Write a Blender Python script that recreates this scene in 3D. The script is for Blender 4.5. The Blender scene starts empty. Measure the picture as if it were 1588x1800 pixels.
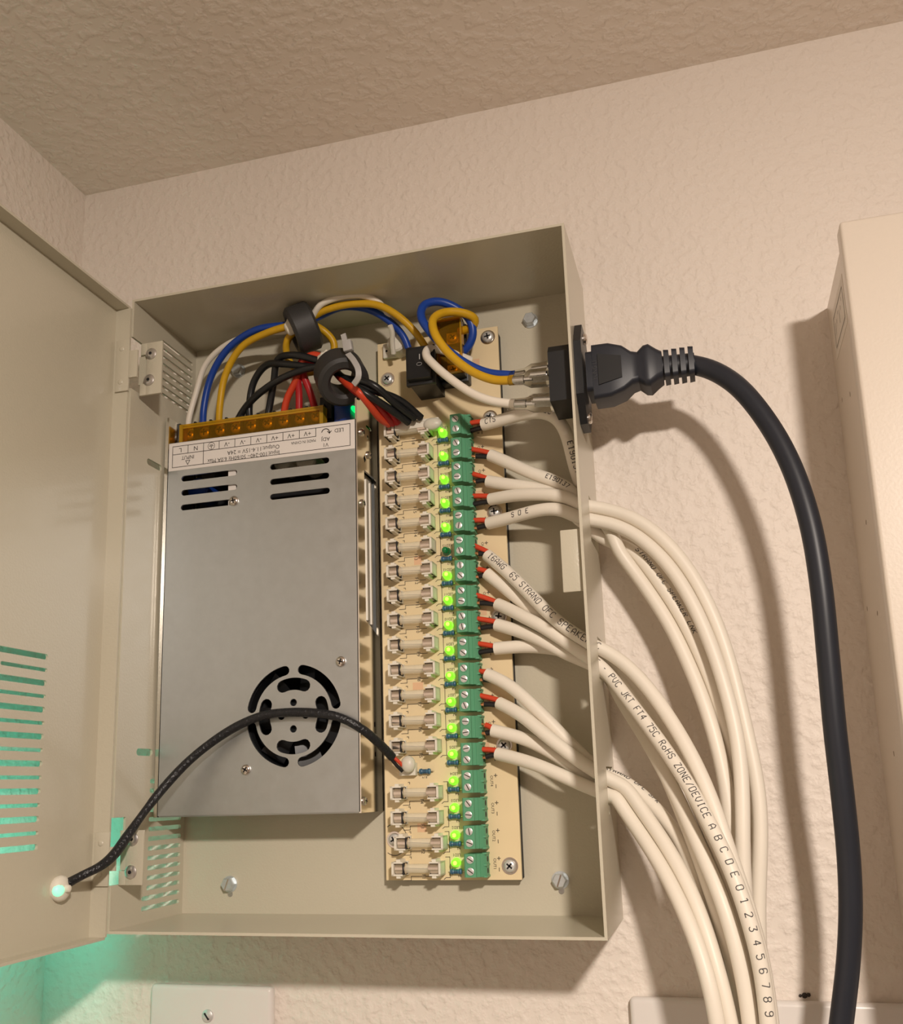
import bpy, bmesh, math, random
from mathutils import Vector, Matrix
random.seed(7)
S = bpy.context.scene
C = S.collection
R = math.radians
pi = math.pi

# ------------------------------------------------------------------ camera
CAM = Vector((0.26820, -0.46410, 0.05940))
AX, AY, AZ, FPX = -0.21189, 0.27085, -0.02880, 1726.9
PPX, PPY = 770.02, 1012.31
def _rot():
    B = Matrix(((1, 0, 0), (0, 0, -1), (0, 1, 0)))
    cx, sx, cy, sy, cz, sz = math.cos(AX), math.sin(AX), math.cos(AY), math.sin(AY), math.cos(AZ), math.sin(AZ)
    Rx = Matrix(((1, 0, 0), (0, cx, -sx), (0, sx, cx)))
    Ry = Matrix(((cy, 0, sy), (0, 1, 0), (-sy, 0, cy)))
    Rz = Matrix(((cz, -sz, 0), (sz, cz, 0), (0, 0, 1)))
    return Rz @ Rx @ Ry @ B
RW = _rot()
cd = bpy.data.cameras.new('camera')
cd.sensor_fit = 'HORIZONTAL'; cd.sensor_width = 36; cd.lens = FPX / 1588 * 36
cd.shift_x = (794 - PPX) / 1588; cd.shift_y = (PPY - 900) / 1588
cd.clip_start = 0.01; cd.clip_end = 20
cam = bpy.data.objects.new('camera', cd); C.objects.link(cam)
cam.matrix_world = Matrix.Translation(CAM) @ Matrix((RW[0], -RW[1], -RW[2])).transposed().to_4x4()
S.camera = cam
def at(u, v, y=None, x=None, z=None):
    """point of the photographed frame carried onto a real plane of the room"""
    d = RW.transposed() @ Vector(((u - PPX) / FPX, (v - PPY) / FPX, 1))
    i, val = (1, y) if y is not None else ((0, x) if x is not None else (2, z))
    return CAM + d * ((val - CAM[i]) / d[i])

# ------------------------------------------------------------------ light
w = bpy.data.worlds.new('room_dim'); S.world = w; w.use_nodes = True
w.node_tree.nodes['Background'].inputs[0].default_value = (0.9, 0.8, 0.66, 1)
w.node_tree.nodes['Background'].inputs[1].default_value = 0.02
def lamp(name, loc, power, col, radius):
    l = bpy.data.lights.new(name, 'POINT'); l.energy = power; l.color = col; l.shadow_soft_size = radius
    o = bpy.data.objects.new(name, l); o.location = loc; C.objects.link(o); return o
_l = bpy.data.lights.new('ceiling_lamp', 'AREA'); _l.shape = 'DISK'; _l.size = 0.062; _l.energy = 5.7; _l.color = (1.0, 0.88, 0.77)
_o = bpy.data.objects.new('ceiling_lamp', _l); C.objects.link(_o); _o.location = (0.480, -0.74, 0.345)
_o.rotation_euler = Vector((-0.08, 0.31, -0.95)).to_track_quat('-Z', 'Y').to_euler()   # a down-facing fitting near the ceiling
S.view_settings.view_transform = 'Standard'; S.view_settings.look = 'None'
S.view_settings.gamma = 1; S.view_settings.use_curve_mapping = False
S.view_settings.exposure = 0.52
S.cycles.max_bounces = 8; S.cycles.diffuse_bounces = 5; S.cycles.transparent_max_bounces = 12
S.cycles.use_denoising = True
S.cycles.sample_clamp_indirect = 4

# ------------------------------------------------------------------ materials
MATS = {}
def mat(name, col, rough=0.5, metal=0.0, coat=0.0, emit=None, es=0.0, trans=0.0, alpha=1.0,
        bump=None, var=None, spec=0.5, ior=1.45, cr=0.12):
    if name in MATS: return MATS[name]
    m = bpy.data.materials.new(name); m.use_nodes = True
    nt = m.node_tree; b = nt.nodes['Principled BSDF']; I = b.inputs
    I['Base Color'].default_value = (*col, 1); I['Roughness'].default_value = rough
    I['Metallic'].default_value = metal; I['Coat Weight'].default_value = coat
    I['Coat Roughness'].default_value = cr
    I['Specular IOR Level'].default_value = spec; I['IOR'].default_value = ior
    I['Transmission Weight'].default_value = trans; I['Alpha'].default_value = alpha
    if emit: I['Emission Color'].default_value = (*emit, 1); I['Emission Strength'].default_value = es
    tc = nt.nodes.new('ShaderNodeTexCoord')
    def noise(scale, detail=2, rgh=0.5):
        n = nt.nodes.new('ShaderNodeTexNoise'); n.inputs['Scale'].default_value = scale
        n.inputs['Detail'].default_value = detail; n.inputs['Roughness'].default_value = rgh
        nt.links.new(tc.outputs['Object'], n.inputs['Vector']); return n
    if var:   # (scale, amount[, roughness amount])
        n = noise(var[0], 4, 0.6)
        mx = nt.nodes.new('ShaderNodeMix'); mx.data_type = 'RGBA'
        mx.inputs[6].default_value = (*[c * (1 - var[1]) for c in col], 1)
        mx.inputs[7].default_value = (*[min(1, c * (1 + var[1])) for c in col], 1)
        nt.links.new(n.outputs['Fac'], mx.inputs[0]); nt.links.new(mx.outputs[2], I['Base Color'])
        if len(var) > 2:
            mr = nt.nodes.new('ShaderNodeMapRange'); mr.inputs[3].default_value = rough - var[2]; mr.inputs[4].default_value = rough + var[2]
            nt.links.new(n.outputs['Fac'], mr.inputs[0]); nt.links.new(mr.outputs[0], I['Roughness'])
    if bump:  # (scale, distance, low, high)
        n = noise(bump[0], 3, 0.45)
        r = nt.nodes.new('ShaderNodeMapRange'); r.interpolation_type = 'SMOOTHSTEP'
        r.inputs[1].default_value = bump[2]; r.inputs[2].default_value = bump[3]
        bp = nt.nodes.new('ShaderNodeBump'); bp.inputs['Distance'].default_value = bump[1]; bp.inputs['Strength'].default_value = 1
        nt.links.new(n.outputs['Fac'], r.inputs[0]); nt.links.new(r.outputs[0], bp.inputs['Height'])
        nt.links.new(bp.outputs[0], I['Normal'])
    MATS[name] = m; return m
M_wall = mat('wall_paint', (0.81, 0.735, 0.665), 0.55, bump=(205, 0.00050, 0.36, 0.74))
M_ceil = mat('ceiling_paint', (0.86, 0.78, 0.70), 0.6, bump=(175, 0.00062, 0.40, 0.68))
M_floor = mat('floor_wood', (0.37, 0.325, 0.275), 0.5)
M_box = mat('beige_enamel', (0.58, 0.54, 0.43), 0.30, coat=0.25, bump=(900, 0.00003, 0.3, 0.7))
M_cab = mat('cream_enamel', (0.72, 0.64, 0.55), 0.42, coat=0.6, cr=0.30, bump=(800, 0.00003, 0.3, 0.7))
M_galv = mat('galvanized_steel', (0.51, 0.535, 0.545), 0.42, metal=0.9, var=(160, 0.10, 0.08))
M_side = mat('bright_steel', (0.78, 0.76, 0.70), 0.16, metal=1.0, var=(90, 0.06))
M_zinc = mat('zinc_plate', (0.62, 0.64, 0.66), 0.25, metal=1.0, var=(700, 0.15, 0.08))
M_nick = mat('nickel', (0.70, 0.66, 0.62), 0.18, metal=1.0)
M_cap = mat('fuse_nickel', (0.80, 0.72, 0.64), 0.24, metal=0.95)
M_pcb = mat('pcb_tan', (0.82, 0.67, 0.42), 0.42, var=(60, 0.05))
M_black = mat('black_plastic', (0.013, 0.014, 0.016), 0.38)
M_rubber = mat('black_rubber', (0.017, 0.020, 0.029), 0.42)
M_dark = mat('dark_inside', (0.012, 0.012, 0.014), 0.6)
M_fer = mat('ferrite', (0.035, 0.034, 0.034), 0.5, bump=(2500, 0.00003, 0.3, 0.7))
M_sleeve = mat('black_sleeve', (0.012, 0.013, 0.016), 0.35, bump=(700, 0.0002, 0.3, 0.7))
M_wht = mat('white_nylon', (0.80, 0.76, 0.66), 0.45)
M_plate = mat('white_plate', (0.76, 0.72, 0.69), 0.28)
M_cable = mat('white_pvc', (0.83, 0.77, 0.67), 0.42, var=(50, 0.03))
M_red = mat('red_pvc', (0.62, 0.06, 0.022), 0.38)
M_dred = mat('dark_red_pvc', (0.42, 0.012, 0.016), 0.38)
M_blk = mat('black_pvc', (0.012, 0.013, 0.014), 0.32)
M_blue = mat('blue_pvc', (0.01, 0.055, 0.33), 0.35)
M_yel = mat('yellow_pvc', (0.62, 0.36, 0.012), 0.38, var=(220, 0.12))
M_cop = mat('copper', (0.85, 0.42, 0.22), 0.25, metal=1.0)
M_tgrn = mat('terminal_green', (0.115, 0.36, 0.205), 0.42)
M_res = mat('resistor_blue', (0.055, 0.16, 0.27), 0.35)
M_band = mat('resistor_band', (0.02, 0.03, 0.06), 0.4)
M_ledon = mat('green_led_lit', (0.15, 0.6, 0.05), 0.3, emit=(0.26, 1.0, 0.02), es=0.72)
M_ledhot = mat('green_led_core', (0.3, 0.7, 0.1), 0.3, emit=(0.62, 1.0, 0.10), es=1.0)
M_ledoff = mat('green_led_dark', (0.01, 0.19, 0.06), 0.15, coat=0.4)
M_ind = mat('green_indicator', (0.05, 0.6, 0.3), 0.3, emit=(0.0, 1.0, 0.58), es=4.0)
M_psuled = mat('green_supply_led', (0.05, 0.6, 0.1), 0.3, emit=(0.0, 1.0, 0.10), es=1.5)
def tinted(name, tint, col, fac, rough):
    m = mat(name, col, rough, coat=0.6); nt = m.node_tree
    t_ = nt.nodes.new('ShaderNodeBsdfTransparent'); t_.inputs[0].default_value = (*tint, 1)
    mx = nt.nodes.new('ShaderNodeMixShader'); mx.inputs[0].default_value = fac
    nt.links.new(t_.outputs[0], mx.inputs[1]); nt.links.new(nt.nodes['Principled BSDF'].outputs[0], mx.inputs[2])
    nt.links.new(mx.outputs[0], nt.nodes['Material Output'].inputs['Surface']); return m
M_amber = tinted('amber_clear', (0.90, 0.66, 0.14), (0.60, 0.37, 0.03), 0.13, 0.12)
M_amberf = tinted('amber_rim', (0.95, 0.60, 0.08), (0.66, 0.40, 0.02), 0.55, 0.15)
M_screw = mat('screw_steel', (0.72, 0.72, 0.71), 0.36, metal=0.55)
M_hs = mat('hinge_screw_steel', (0.62, 0.60, 0.58), 0.28, metal=0.85)
M_zincb = mat('zinc_bolt', (0.66, 0.71, 0.74), 0.33, metal=0.65, var=(900, 0.15))
M_clear = mat('clear_sleeve', (0.93, 0.90, 0.84), 0.12, trans=1.0, ior=1.12)
M_glass = mat('fuse_glass', (0.86, 0.82, 0.68), 0.06, alpha=0.40, coat=0.5)
M_silk = mat('black_print', (0.035, 0.028, 0.02), 0.6)
M_print = mat('grey_print', (0.06, 0.055, 0.055), 0.6)
M_wmark = mat('white_print', (0.55, 0.55, 0.55), 0.6)
M_label = mat('white_label', (0.78, 0.74, 0.71), 0.45)
M_stamp = mat('pink_stamp', (0.80, 0.52, 0.32), 0.5)
M_tie = mat('grey_nylon', (0.42, 0.41, 0.40), 0.4)
M_stick = mat('pale_sticker', (0.72, 0.66, 0.58), 0.5)
M_bluecap = mat('blue_component', (0.01, 0.05, 0.30), 0.35)
M_boss = mat('black_emboss', (0.060, 0.060, 0.064), 0.35)
M_glow = mat('mint_glow', (0.4, 0.8, 0.6), 0.4, emit=(0.24, 1.0, 0.58), es=0.55)
# milky LED holder
M_milk = bpy.data.materials.new('milky_nylon'); M_milk.use_nodes = True
_b = M_milk.node_tree.nodes['Principled BSDF']
_b.inputs['Base Color'].default_value = (0.86, 0.83, 0.72, 1); _b.inputs['Roughness'].default_value = 0.4
_b.inputs['Transmission Weight'].default_value = 0.25; _b.inputs['Subsurface Weight'].default_value = 0.4
_b.inputs['Subsurface Radius'].default_value = (0.002, 0.003, 0.002); _b.inputs['Subsurface Scale'].default_value = 1

# ------------------------------------------------------------------ mesh helpers
def crom(pts, step=0.0012):
    P = [Vector(p) for p in pts]
    P = [P[0] * 2 - P[1]] + P + [P[-1] * 2 - P[-2]]
    out = []
    for i in range(1, len(P) - 2):
        a, b, c, d = P[i - 1:i + 3]
        t0 = 0; t1 = max((b - a).length, 1e-6) ** .5; t2 = t1 + max((c - b).length, 1e-6) ** .5; t3 = t2 + max((d - c).length, 1e-6) ** .5
        n = max(2, int((c - b).length / step))
        for k in range(n):
            t = t1 + (t2 - t1) * k / n
            A1 = a * ((t1 - t) / (t1 - t0)) + b * ((t - t0) / (t1 - t0)); A2 = b * ((t2 - t) / (t2 - t1)) + c * ((t - t1) / (t2 - t1)); A3 = c * ((t3 - t) / (t3 - t2)) + d * ((t - t2) / (t3 - t2))
            B1 = A1 * ((t2 - t) / (t2 - t0)) + A2 * ((t - t0) / (t2 - t0)); B2 = A2 * ((t3 - t) / (t3 - t1)) + A3 * ((t - t1) / (t3 - t1))
            out.append(B1 * ((t2 - t) / (t2 - t1)) + B2 * ((t - t1) / (t2 - t1)))
    out.append(P[-2]); return out
def smooth(pts, it=8):
    for _ in range(it):
        pts = [pts[0]] + [(pts[i - 1] + pts[i] * 2 + pts[i + 1]) / 4 for i in range(1, len(pts) - 1)] + [pts[-1]]
    return pts
class MB:
    def __init__(s): s.bm = bmesh.new()
    def box(s, x0, x1, y0, y1, z0, z1, bev=0, seg=2, rot=None, piv=None):
        x0, x1 = sorted((x0, x1)); y0, y1 = sorted((y0, y1)); z0, z1 = sorted((z0, z1))
        v = [s.bm.verts.new((x, y, z)) for x in (x0, x1) for y in (y0, y1) for z in (z0, z1)]
        f = [s.bm.faces.new([v[i] for i in q]) for q in ((0, 1, 3, 2), (4, 6, 7, 5), (0, 4, 5, 1), (2, 3, 7, 6), (0, 2, 6, 4), (1, 5, 7, 3))]
        new = v
        if bev:
            ed = list({e for q in f for e in q.edges})
            r = bmesh.ops.bevel(s.bm, geom=ed, offset=bev, segments=seg, affect='EDGES', profile=0.5)
            new = list({vv for q in r['faces'] for vv in q.verts} | {vv for vv in v if vv.is_valid})
        if rot is not None: bmesh.ops.rotate(s.bm, verts=new, cent=piv or ((x0 + x1) / 2, (y0 + y1) / 2, (z0 + z1) / 2), matrix=rot)
        return s
    def rings(s, rings, cap=True):
        V = [[s.bm.verts.new(p) for p in r] for r in rings]; n = len(V[0])
        for a, b in zip(V, V[1:]):
            for i in range(n):
                s.bm.faces.new((a[i], a[(i + 1) % n], b[(i + 1) % n], b[i]))
        if cap: s.bm.faces.new(V[0][::-1]); s.bm.faces.new(V[-1])
        return s
    def lathe(s, c, axis, prof, n=16, ph=0):
        """prof: (distance along axis, radius)"""
        a = Vector(axis).normalized(); u = a.orthogonal().normalized(); w_ = a.cross(u); c = Vector(c)
        return s.rings([[c + a * h + (u * math.cos(2 * pi * i / n + ph) + w_ * math.sin(2 * pi * i / n + ph)) * max(r, 1e-5) for i in range(n)] for h, r in prof])
    def ring_lathe(s, c, axis, prof, n=32):
        """closed profile (no caps), e.g. a toroidal core"""
        a = Vector(axis).normalized(); u = a.orthogonal().normalized(); w_ = a.cross(u); c = Vector(c)
        V = [[s.bm.verts.new(c + a * h + (u * math.cos(2 * pi * i / n) + w_ * math.sin(2 * pi * i / n)) * r) for i in range(n)] for h, r in prof]
        m = len(V)
        for k in range(m):
            A, B = V[k], V[(k + 1) % m]
            for i in range(n): s.bm.faces.new((A[i], A[(i + 1) % n], B[(i + 1) % n], B[i]))
        return s
    def tube(s, path, r, n=10):
        P = path; rr = r if isinstance(r, (list, tuple)) else [r] * len(P)
        T = [(P[min(i + 1, len(P) - 1)] - P[max(i - 1, 0)]).normalized() for i in range(len(P))]
        u = T[0].orthogonal().normalized(); rings = []
        for i, p in enumerate(P):
            u = (u - T[i] * u.dot(T[i])).normalized(); w_ = T[i].cross(u)
            rings.append([p + (u * math.cos(2 * pi * k / n) + w_ * math.sin(2 * pi * k / n)) * rr[i] for k in range(n)])
        return s.rings(rings)
    def prism(s, poly, f, w0, w1):
        """poly in 2D, f(a,b,w)->xyz"""
        return s.rings([[Vector(f(a, b, w0)) for a, b in poly], [Vector(f(a, b, w1)) for a, b in poly]])
    def add(s, verts, faces):
        V = [s.bm.verts.new(v) for v in verts]
        for q in faces:
            try: s.bm.faces.new([V[i] for i in q])
            except ValueError: pass
        return s
    def build(s, name, m, parent=None, flat=False, ang=38):
        me = bpy.data.meshes.new(name)
        bmesh.ops.recalc_face_normals(s.bm, faces=s.bm.faces); s.bm.to_mesh(me); s.bm.free()
        if not flat: me.shade_smooth(); me.set_sharp_from_angle(angle=R(ang))
        me.materials.append(m); return link(name, me, parent)
def link(name, me, parent=None):
    o = bpy.data.objects.new(name, me); C.objects.link(o)
    if parent is not None: adopt(o, parent)
    return o
def wmat(o):
    m = o.matrix_basis.copy()
    return wmat(o.parent) @ o.matrix_parent_inverse @ m if o.parent else m
def adopt(o, p): o.parent = p; o.matrix_parent_inverse = wmat(p).inverted()
def thing(name, label, cat, loc, group=None):
    o = bpy.data.objects.new(name, None); o.empty_display_size = 0.01; o.location = loc; C.objects.link(o)
    return tag(o, label, cat, group)
def tag(o, label, cat, group=None):
    o['label'] = label; o['category'] = cat
    if group: o['group'] = group
    return o
def struct(name, mb, m): o = mb.build(name, m); o['kind'] = 'structure'; return o
def copy_tree(src, off, parent=None):
    """copy of a part with its sub-parts, moved by off (shares mesh data)"""
    c = src.copy(); C.objects.link(c)
    if parent is not None: c.location = src.location + Vector(off)
    for ch in [k for k in C.objects if k.parent == src]:
        d = ch.copy(); d.parent = c; d.matrix_parent_inverse = ch.matrix_parent_inverse; C.objects.link(d)
    return c

def sheet(outline, holes, f, t):
    """flat sheet of metal with real holes; f(a,b,w) maps to space, w in 0..t"""
    cu = bpy.data.curves.new('tmp', 'CURVE'); cu.dimensions = '2D'; cu.fill_mode = 'BOTH'; cu.extrude = 0.5
    for poly in [outline] + holes:
        sp = cu.splines.new('POLY'); sp.points.add(len(poly) - 1); sp.use_cyclic_u = True
        for p, (a, b) in zip(sp.points, poly): p.co = (a * 1000, b * 1000, 0, 1)
    o = bpy.data.objects.new('tmp', cu); C.objects.link(o)
    dg = bpy.context.evaluated_depsgraph_get(); me = bpy.data.meshes.new_from_object(o.evaluated_get(dg))
    vs = [f(v.co.x / 1000, v.co.y / 1000, (v.co.z + 0.5) * t) for v in me.vertices]; fs = [tuple(q.vertices) for q in me.polygons]
    bpy.data.objects.remove(o); bpy.data.curves.remove(cu); bpy.data.meshes.remove(me)
    mb = MB(); mb.add(vs, fs); bmesh.ops.remove_doubles(mb.bm, verts=mb.bm.verts, dist=1e-7); return mb
def rect(a0, a1, b0, b1): return [(a0, b0), (a1, b0), (a1, b1), (a0, b1)]
def stadium(a0, a1, b0, b1, n=6):
    """slot with rounded ends, long along a"""
    a0, a1 = sorted((a0, a1)); b0, b1 = sorted((b0, b1)); r = (b1 - b0) / 2; c = (b0 + b1) / 2
    L = [(a0 + r - r * math.sin(pi * k / n), c + r * math.cos(pi * k / n)) for k in range(n + 1)]
    Q = [(a1 - r + r * math.sin(pi * k / n), c - r * math.cos(pi * k / n)) for k in range(n + 1)]
    return L + Q
TXT = {}
def text_geo(s, size, align='CENTER'):
    k = (s, size, align)
    if k not in TXT:
        cu = bpy.data.curves.new('tmp', 'FONT'); cu.body = s; cu.size = size * 1000; cu.align_x = align; cu.align_y = 'CENTER'; cu.resolution_u = 2
        o = bpy.data.objects.new('tmp', cu); C.objects.link(o)
        me = bpy.data.meshes.new_from_object(o.evaluated_get(bpy.context.evaluated_depsgraph_get()))
        TXT[k] = ([(v.co.x / 1000, v.co.y / 1000) for v in me.vertices], [tuple(q.vertices) for q in me.polygons])
        bpy.data.objects.remove(o); bpy.data.curves.remove(cu); bpy.data.meshes.remove(me)
    return TXT[k]
def print_xz(mb, s, x, z, y, size, ang=0.0, sx=1.0, align='CENTER'):
    """flat print on a surface that faces the room (-y)"""
    vs, fs = text_geo(s, size, align); c, n = math.cos(ang), math.sin(ang)
    mb.add([(x + (a * sx) * c - b * n, y, z + (a * sx) * n + b * c) for a, b in vs], fs)
def line_xz(mb, pts, y, wd):
    for (a, b), (c, d) in zip(pts, pts[1:]):
        p, q = Vector((a, 0, b)), Vector((c, 0, d)); t = (q - p).normalized() * wd / 2; n = Vector((-t.z, 0, t.x))
        p, q = p - t, q + t
        mb.add([(v.x, y, v.z) for v in (p - n, q - n, q + n, p + n)], [(0, 1, 2, 3)])
# stroke letters as the ink-jet print on cable jackets
ST = {'A': '00 04 26 44 40|02 42', 'B': '00 06 36 45 44 33 03|33 42 41 30 00', 'C': '45 36 16 05 01 10 30 41', 'D': '00 06 36 45 41 30 00',
      'E': '46 06 00 40|03 33', 'F': '46 06 00|03 33', 'G': '45 36 16 05 01 10 30 41 43 23', 'H': '00 06|40 46|03 43', 'I': '16 36|26 20|10 30',
      'J': '46 41 30 10 01', 'K': '00 06|46 03 40', 'L': '06 00 40', 'N': '00 06 40 46', 'O': '10 01 05 16 36 45 41 30 10', 'P': '00 06 36 45 44 33 03',
      'R': '00 06 36 45 44 33 03|23 40', 'S': '45 36 16 05 04 13 33 42 41 30 10 01', 'T': '06 46|26 20', 'U': '06 01 10 30 41 46', 'V': '06 02 20 42 46',
      'W': '06 00 23 40 46', 'Z': '06 46 00 40', '0': '10 01 05 16 36 45 41 30 10', '1': '05 26 20|10 30', '2': '05 16 36 45 44 00 40', '3': '06 46 23 33 42 41 30 10 01',
      '4': '30 36 02 42', '5': '46 06 04 34 43 41 30 10 01', '6': '45 36 16 05 01 10 30 41 42 33 13 02', '7': '06 46 20', '8': '13 04 05 16 36 45 44 33 13 02 01 10 30 41 42 33',
      '9': '01 10 30 41 45 36 16 05 04 13 33 44', '-': '13 33', '/': '00 46', 'o': '10 01 02 13 33 42 41 30 10', ' ': ''}
def cable_print(mb, path, s, r, s0, h, ref=(0.25, -1, 0.1), phase=0.0, flip=False, wd=0.00034, gap=1.55):
    L = [0]
    for a, b in zip(path, path[1:]): L.append(L[-1] + (b - a).length)
    ref = Vector(ref).normalized()
    def frame(q):
        q = min(max(q, 0), L[-1] - 1e-6); i = 0
        while L[i + 1] < q: i += 1
        k = (q - L[i]) / (L[i + 1] - L[i]); p = path[i].lerp(path[i + 1], k)
        t = (path[min(i + 2, len(path) - 1)] - path[max(i - 1, 0)]).normalized()
        n = (ref - t * ref.dot(t)).normalized(); return p, t, n
    def on(a, b):  # along, around
        p, t, n = frame(s0 + (a if not flip else -a)); bi = n.cross(t) if not flip else -n.cross(t)
        an = b / r + phase
        return p + (n * math.cos(an) + bi * math.sin(an)) * (r + 0.00006)
    u = h / 6; x = 0
    for ch in s:
        for st in filter(None, ST.get(ch, '').split('|')):
            pts = [(int(q[0]) * u * 0.8 + x, (int(q[1]) - 3) * u) for q in st.split()]
            for (a, b), (c, d) in zip(pts, pts[1:]):
                n = max(1, int(math.hypot(c - a, d - b) / 0.0007)); ln = math.hypot(c - a, d - b) or 1e-9
                nx, ny = -(d - b) / ln * wd / 2, (c - a) / ln * wd / 2
                for k in range(n):
                    p, q = k / n, (k + 1) / n
                    A, B_ = (a + (c - a) * p, b + (d - b) * p), (a + (c - a) * q, b + (d - b) * q)
                    mb.add([on(A[0] + nx, A[1] + ny), on(B_[0] + nx, B_[1] + ny), on(B_[0] - nx, B_[1] - ny), on(A[0] - nx, A[1] - ny)], [(0, 1, 2, 3)])
        x += u * 4 * 0.8 * gap
    return x

# ------------------------------------------------------------------ room
XL, ZC = -0.0785, 0.4209
W, H, D, T = 0.2205, 0.3059, 0.0634, 0.0012
struct('wall_back', MB().box(XL - 0.1, 1.5, 0, 0.1, -1.5, ZC + 0.1), M_wall)
struct('wall_left', MB().box(XL - 0.1, XL, -1.9, 0, -1.5, ZC + 0.1), M_wall)
struct('wall_right', MB().box(1.5, 1.6, -1.9, 0.1, -1.5, ZC + 0.1), M_wall)
struct('wall_front', MB().box(XL - 0.1, 1.6, -2.0, -1.9, -1.5, ZC + 0.1), M_wall)
struct('ceiling', MB().box(XL, 1.5, -1.9, 0, ZC, ZC + 0.1), M_ceil)
struct('floor', MB().box(XL - 0.1, 1.6, -2.0, 0.1, -1.6, -1.5), M_floor)
# a chip in the corner and the crumb above the large plate
mb = MB(); c = at(1415, 1750, y=-0.0004)
mb.lathe(c, (0, -1, 0), [(0, 0.0012), (0.0004, 0.0010), (0.0006, 0.0004)], 7); mb.lathe((c.x + 0.0016, c.y, c.z + 0.0003), (0, -1, 0), [(0, 0.0009), (0.0004, 0.0006)], 6); mb.lathe((c.x - 0.0017, c.y, c.z - 0.0001), (0, -1, 0), [(0, 0.0007), (0.0003, 0.0005)], 6)
tag(mb.build('plaster_chip', mat('dark_chip', (0.05, 0.04, 0.035), 0.8)), 'tiny dark chip in the wall above the long white plate', 'chip')

# ------------------------------------------------------------------ fasteners
def phillips(name, c, axis, r, m, parent, label=None):
    """pan head with a real cross recess look: dome plus sunk dark cross"""
    a = Vector(axis).normalized(); c = Vector(c)
    mb = MB().lathe(c, a, [(0, r), (r * 0.35, r * 0.97), (r * 0.55, r * 0.78), (r * 0.62, r * 0.45)], 20)
    o = mb.build(name, m, parent)
    u = a.orthogonal().normalized(); v = a.cross(u); k = random.random() * 1.5
    u, v = u * math.cos(k) + v * math.sin(k), v * math.cos(k) - u * math.sin(k)
    mb = MB()
    for p, q in ((u, v), (v, u)):
        h0, h1 = r * 0.45, r * 0.66
        vs = [c + a * h + p * sx * r * 0.55 + q * sy * r * 0.13 for h in (h0, h1) for sx, sy in ((-1, -1), (1, -1), (1, 1), (-1, 1))]
        mb.add(vs, [(0, 1, 2, 3), (4, 5, 6, 7), (0, 1, 5, 4), (1, 2, 6, 5), (2, 3, 7, 6), (3, 0, 4, 7)])
    return o, mb

# ------------------------------------------------------------------ enclosure
box = thing('electrical_enclosure', 'open beige metal enclosure with door, mounted on the wall, holding supply and fuse board', 'electrical box', (W / 2, 0, 0))
MB().box(0, W, -T, 0, 0, H).build('back_panel', M_box, box)
MB().box(T, W - T, -D, -T, H - T, H).build('top_panel', M_box, box)
MB().box(T, W - T, -D, -T, 0, T).build('bottom_panel', M_box, box)
# left wall: vent slots, two keyholes and notches for the hinges   (a = -y, b = z)
holes = []
for k in range(14):
    z = 0.0075 + k * 0.00452
    holes.append(stadium(0.0045, 0.0385 if k < 2 else 0.0345, z - 0.00105, z + 0.00105))
for k in range(8):
    z = H - 0.0105 - k * 0.0042
    holes.append(stadium(0.0045, 0.0365, z - 0.0009, z + 0.0009))
holes += [stadium(0.0330, 0.0470, 0.0782, 0.0816), stadium(0.0330, 0.0470, 0.2235, 0.2269)]
N1, N2 = (0.0205, 0.0500), (0.2580, 0.2855)   # hinge notches
nd = 0.0095
out = [(T, 0), (D, 0), (D, N1[0]), (D - nd, N1[0]), (D - nd, N1[1]), (D, N1[1]), (D, N2[0]), (D - nd, N2[0]), (D - nd, N2[1]), (D, N2[1]), (D, H), (T, H)]
sheet(out, holes, lambda a, b, w_: (w_, -a, b), T).build('left_panel', M_box, box)
# right wall: three cable slots and the inlet cut-out
SL = [(0.0060, 0.0335, 0.1655, 0.1868), (0.0060, 0.0345, 0.1035, 0.1222), (0.0060, 0.0315, 0.0500, 0.0662)]
holes = [rect(*q) for q in SL] + [rect(0.0300, 0.0550, 0.2225, 0.2555)]
holes += [stadium(0.0290, 0.0305, q - 0.0012, q + 0.0006) for q in (0.0470,)]
sheet(rect(T, D, 0, H), holes, lambda a, b, w_: (W - T + w_, -a, b), T).build('right_panel', M_box, box)
MB().box(0.2102, W - T, -0.0590, -0.0578, 0.1380, 0.1651, bev=0.0005).build('lock_strike', M_box, box)
# hex bolts through the back panel
for i, (u, v, sl) in enumerate(((931, 560, 0), (416, 649, 0), (400, 1555, 1), (984, 1548, 1))):
    c = at(u, v, y=-0.004)
    mb = MB(); mb.lathe((c.x, -T, c.z), (0, -1, 0), [(0, 0.0040), (0.0006, 0.0040)], 24)
    hx = [(0.0006, 0.0034), (0.0034, 0.0034), (0.0040, 0.0029)]
    mb.lathe((c.x, -T, c.z), (0, -1, 0), hx, 6, 0.3)
    o = mb.build('hex_bolt', M_zincb, box, ang=25)
    if sl:
        mb = MB(); mb.box(c.x - 0.00035, c.x + 0.00035, -T - 0.0042, -T - 0.0038, c.z - 0.0028, c.z + 0.0028, rot=Matrix.Rotation(0.35, 3, 'Y')); mb.build('bolt_slot', M_nick, o)
        MB().lathe((c.x + 0.0002, -T, c.z - 0.0048), (0, -1, 0), [(0, 0.0014), (0.0003, 0.0013)], 14).build('drill_hole', M_zinc, box)
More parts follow.
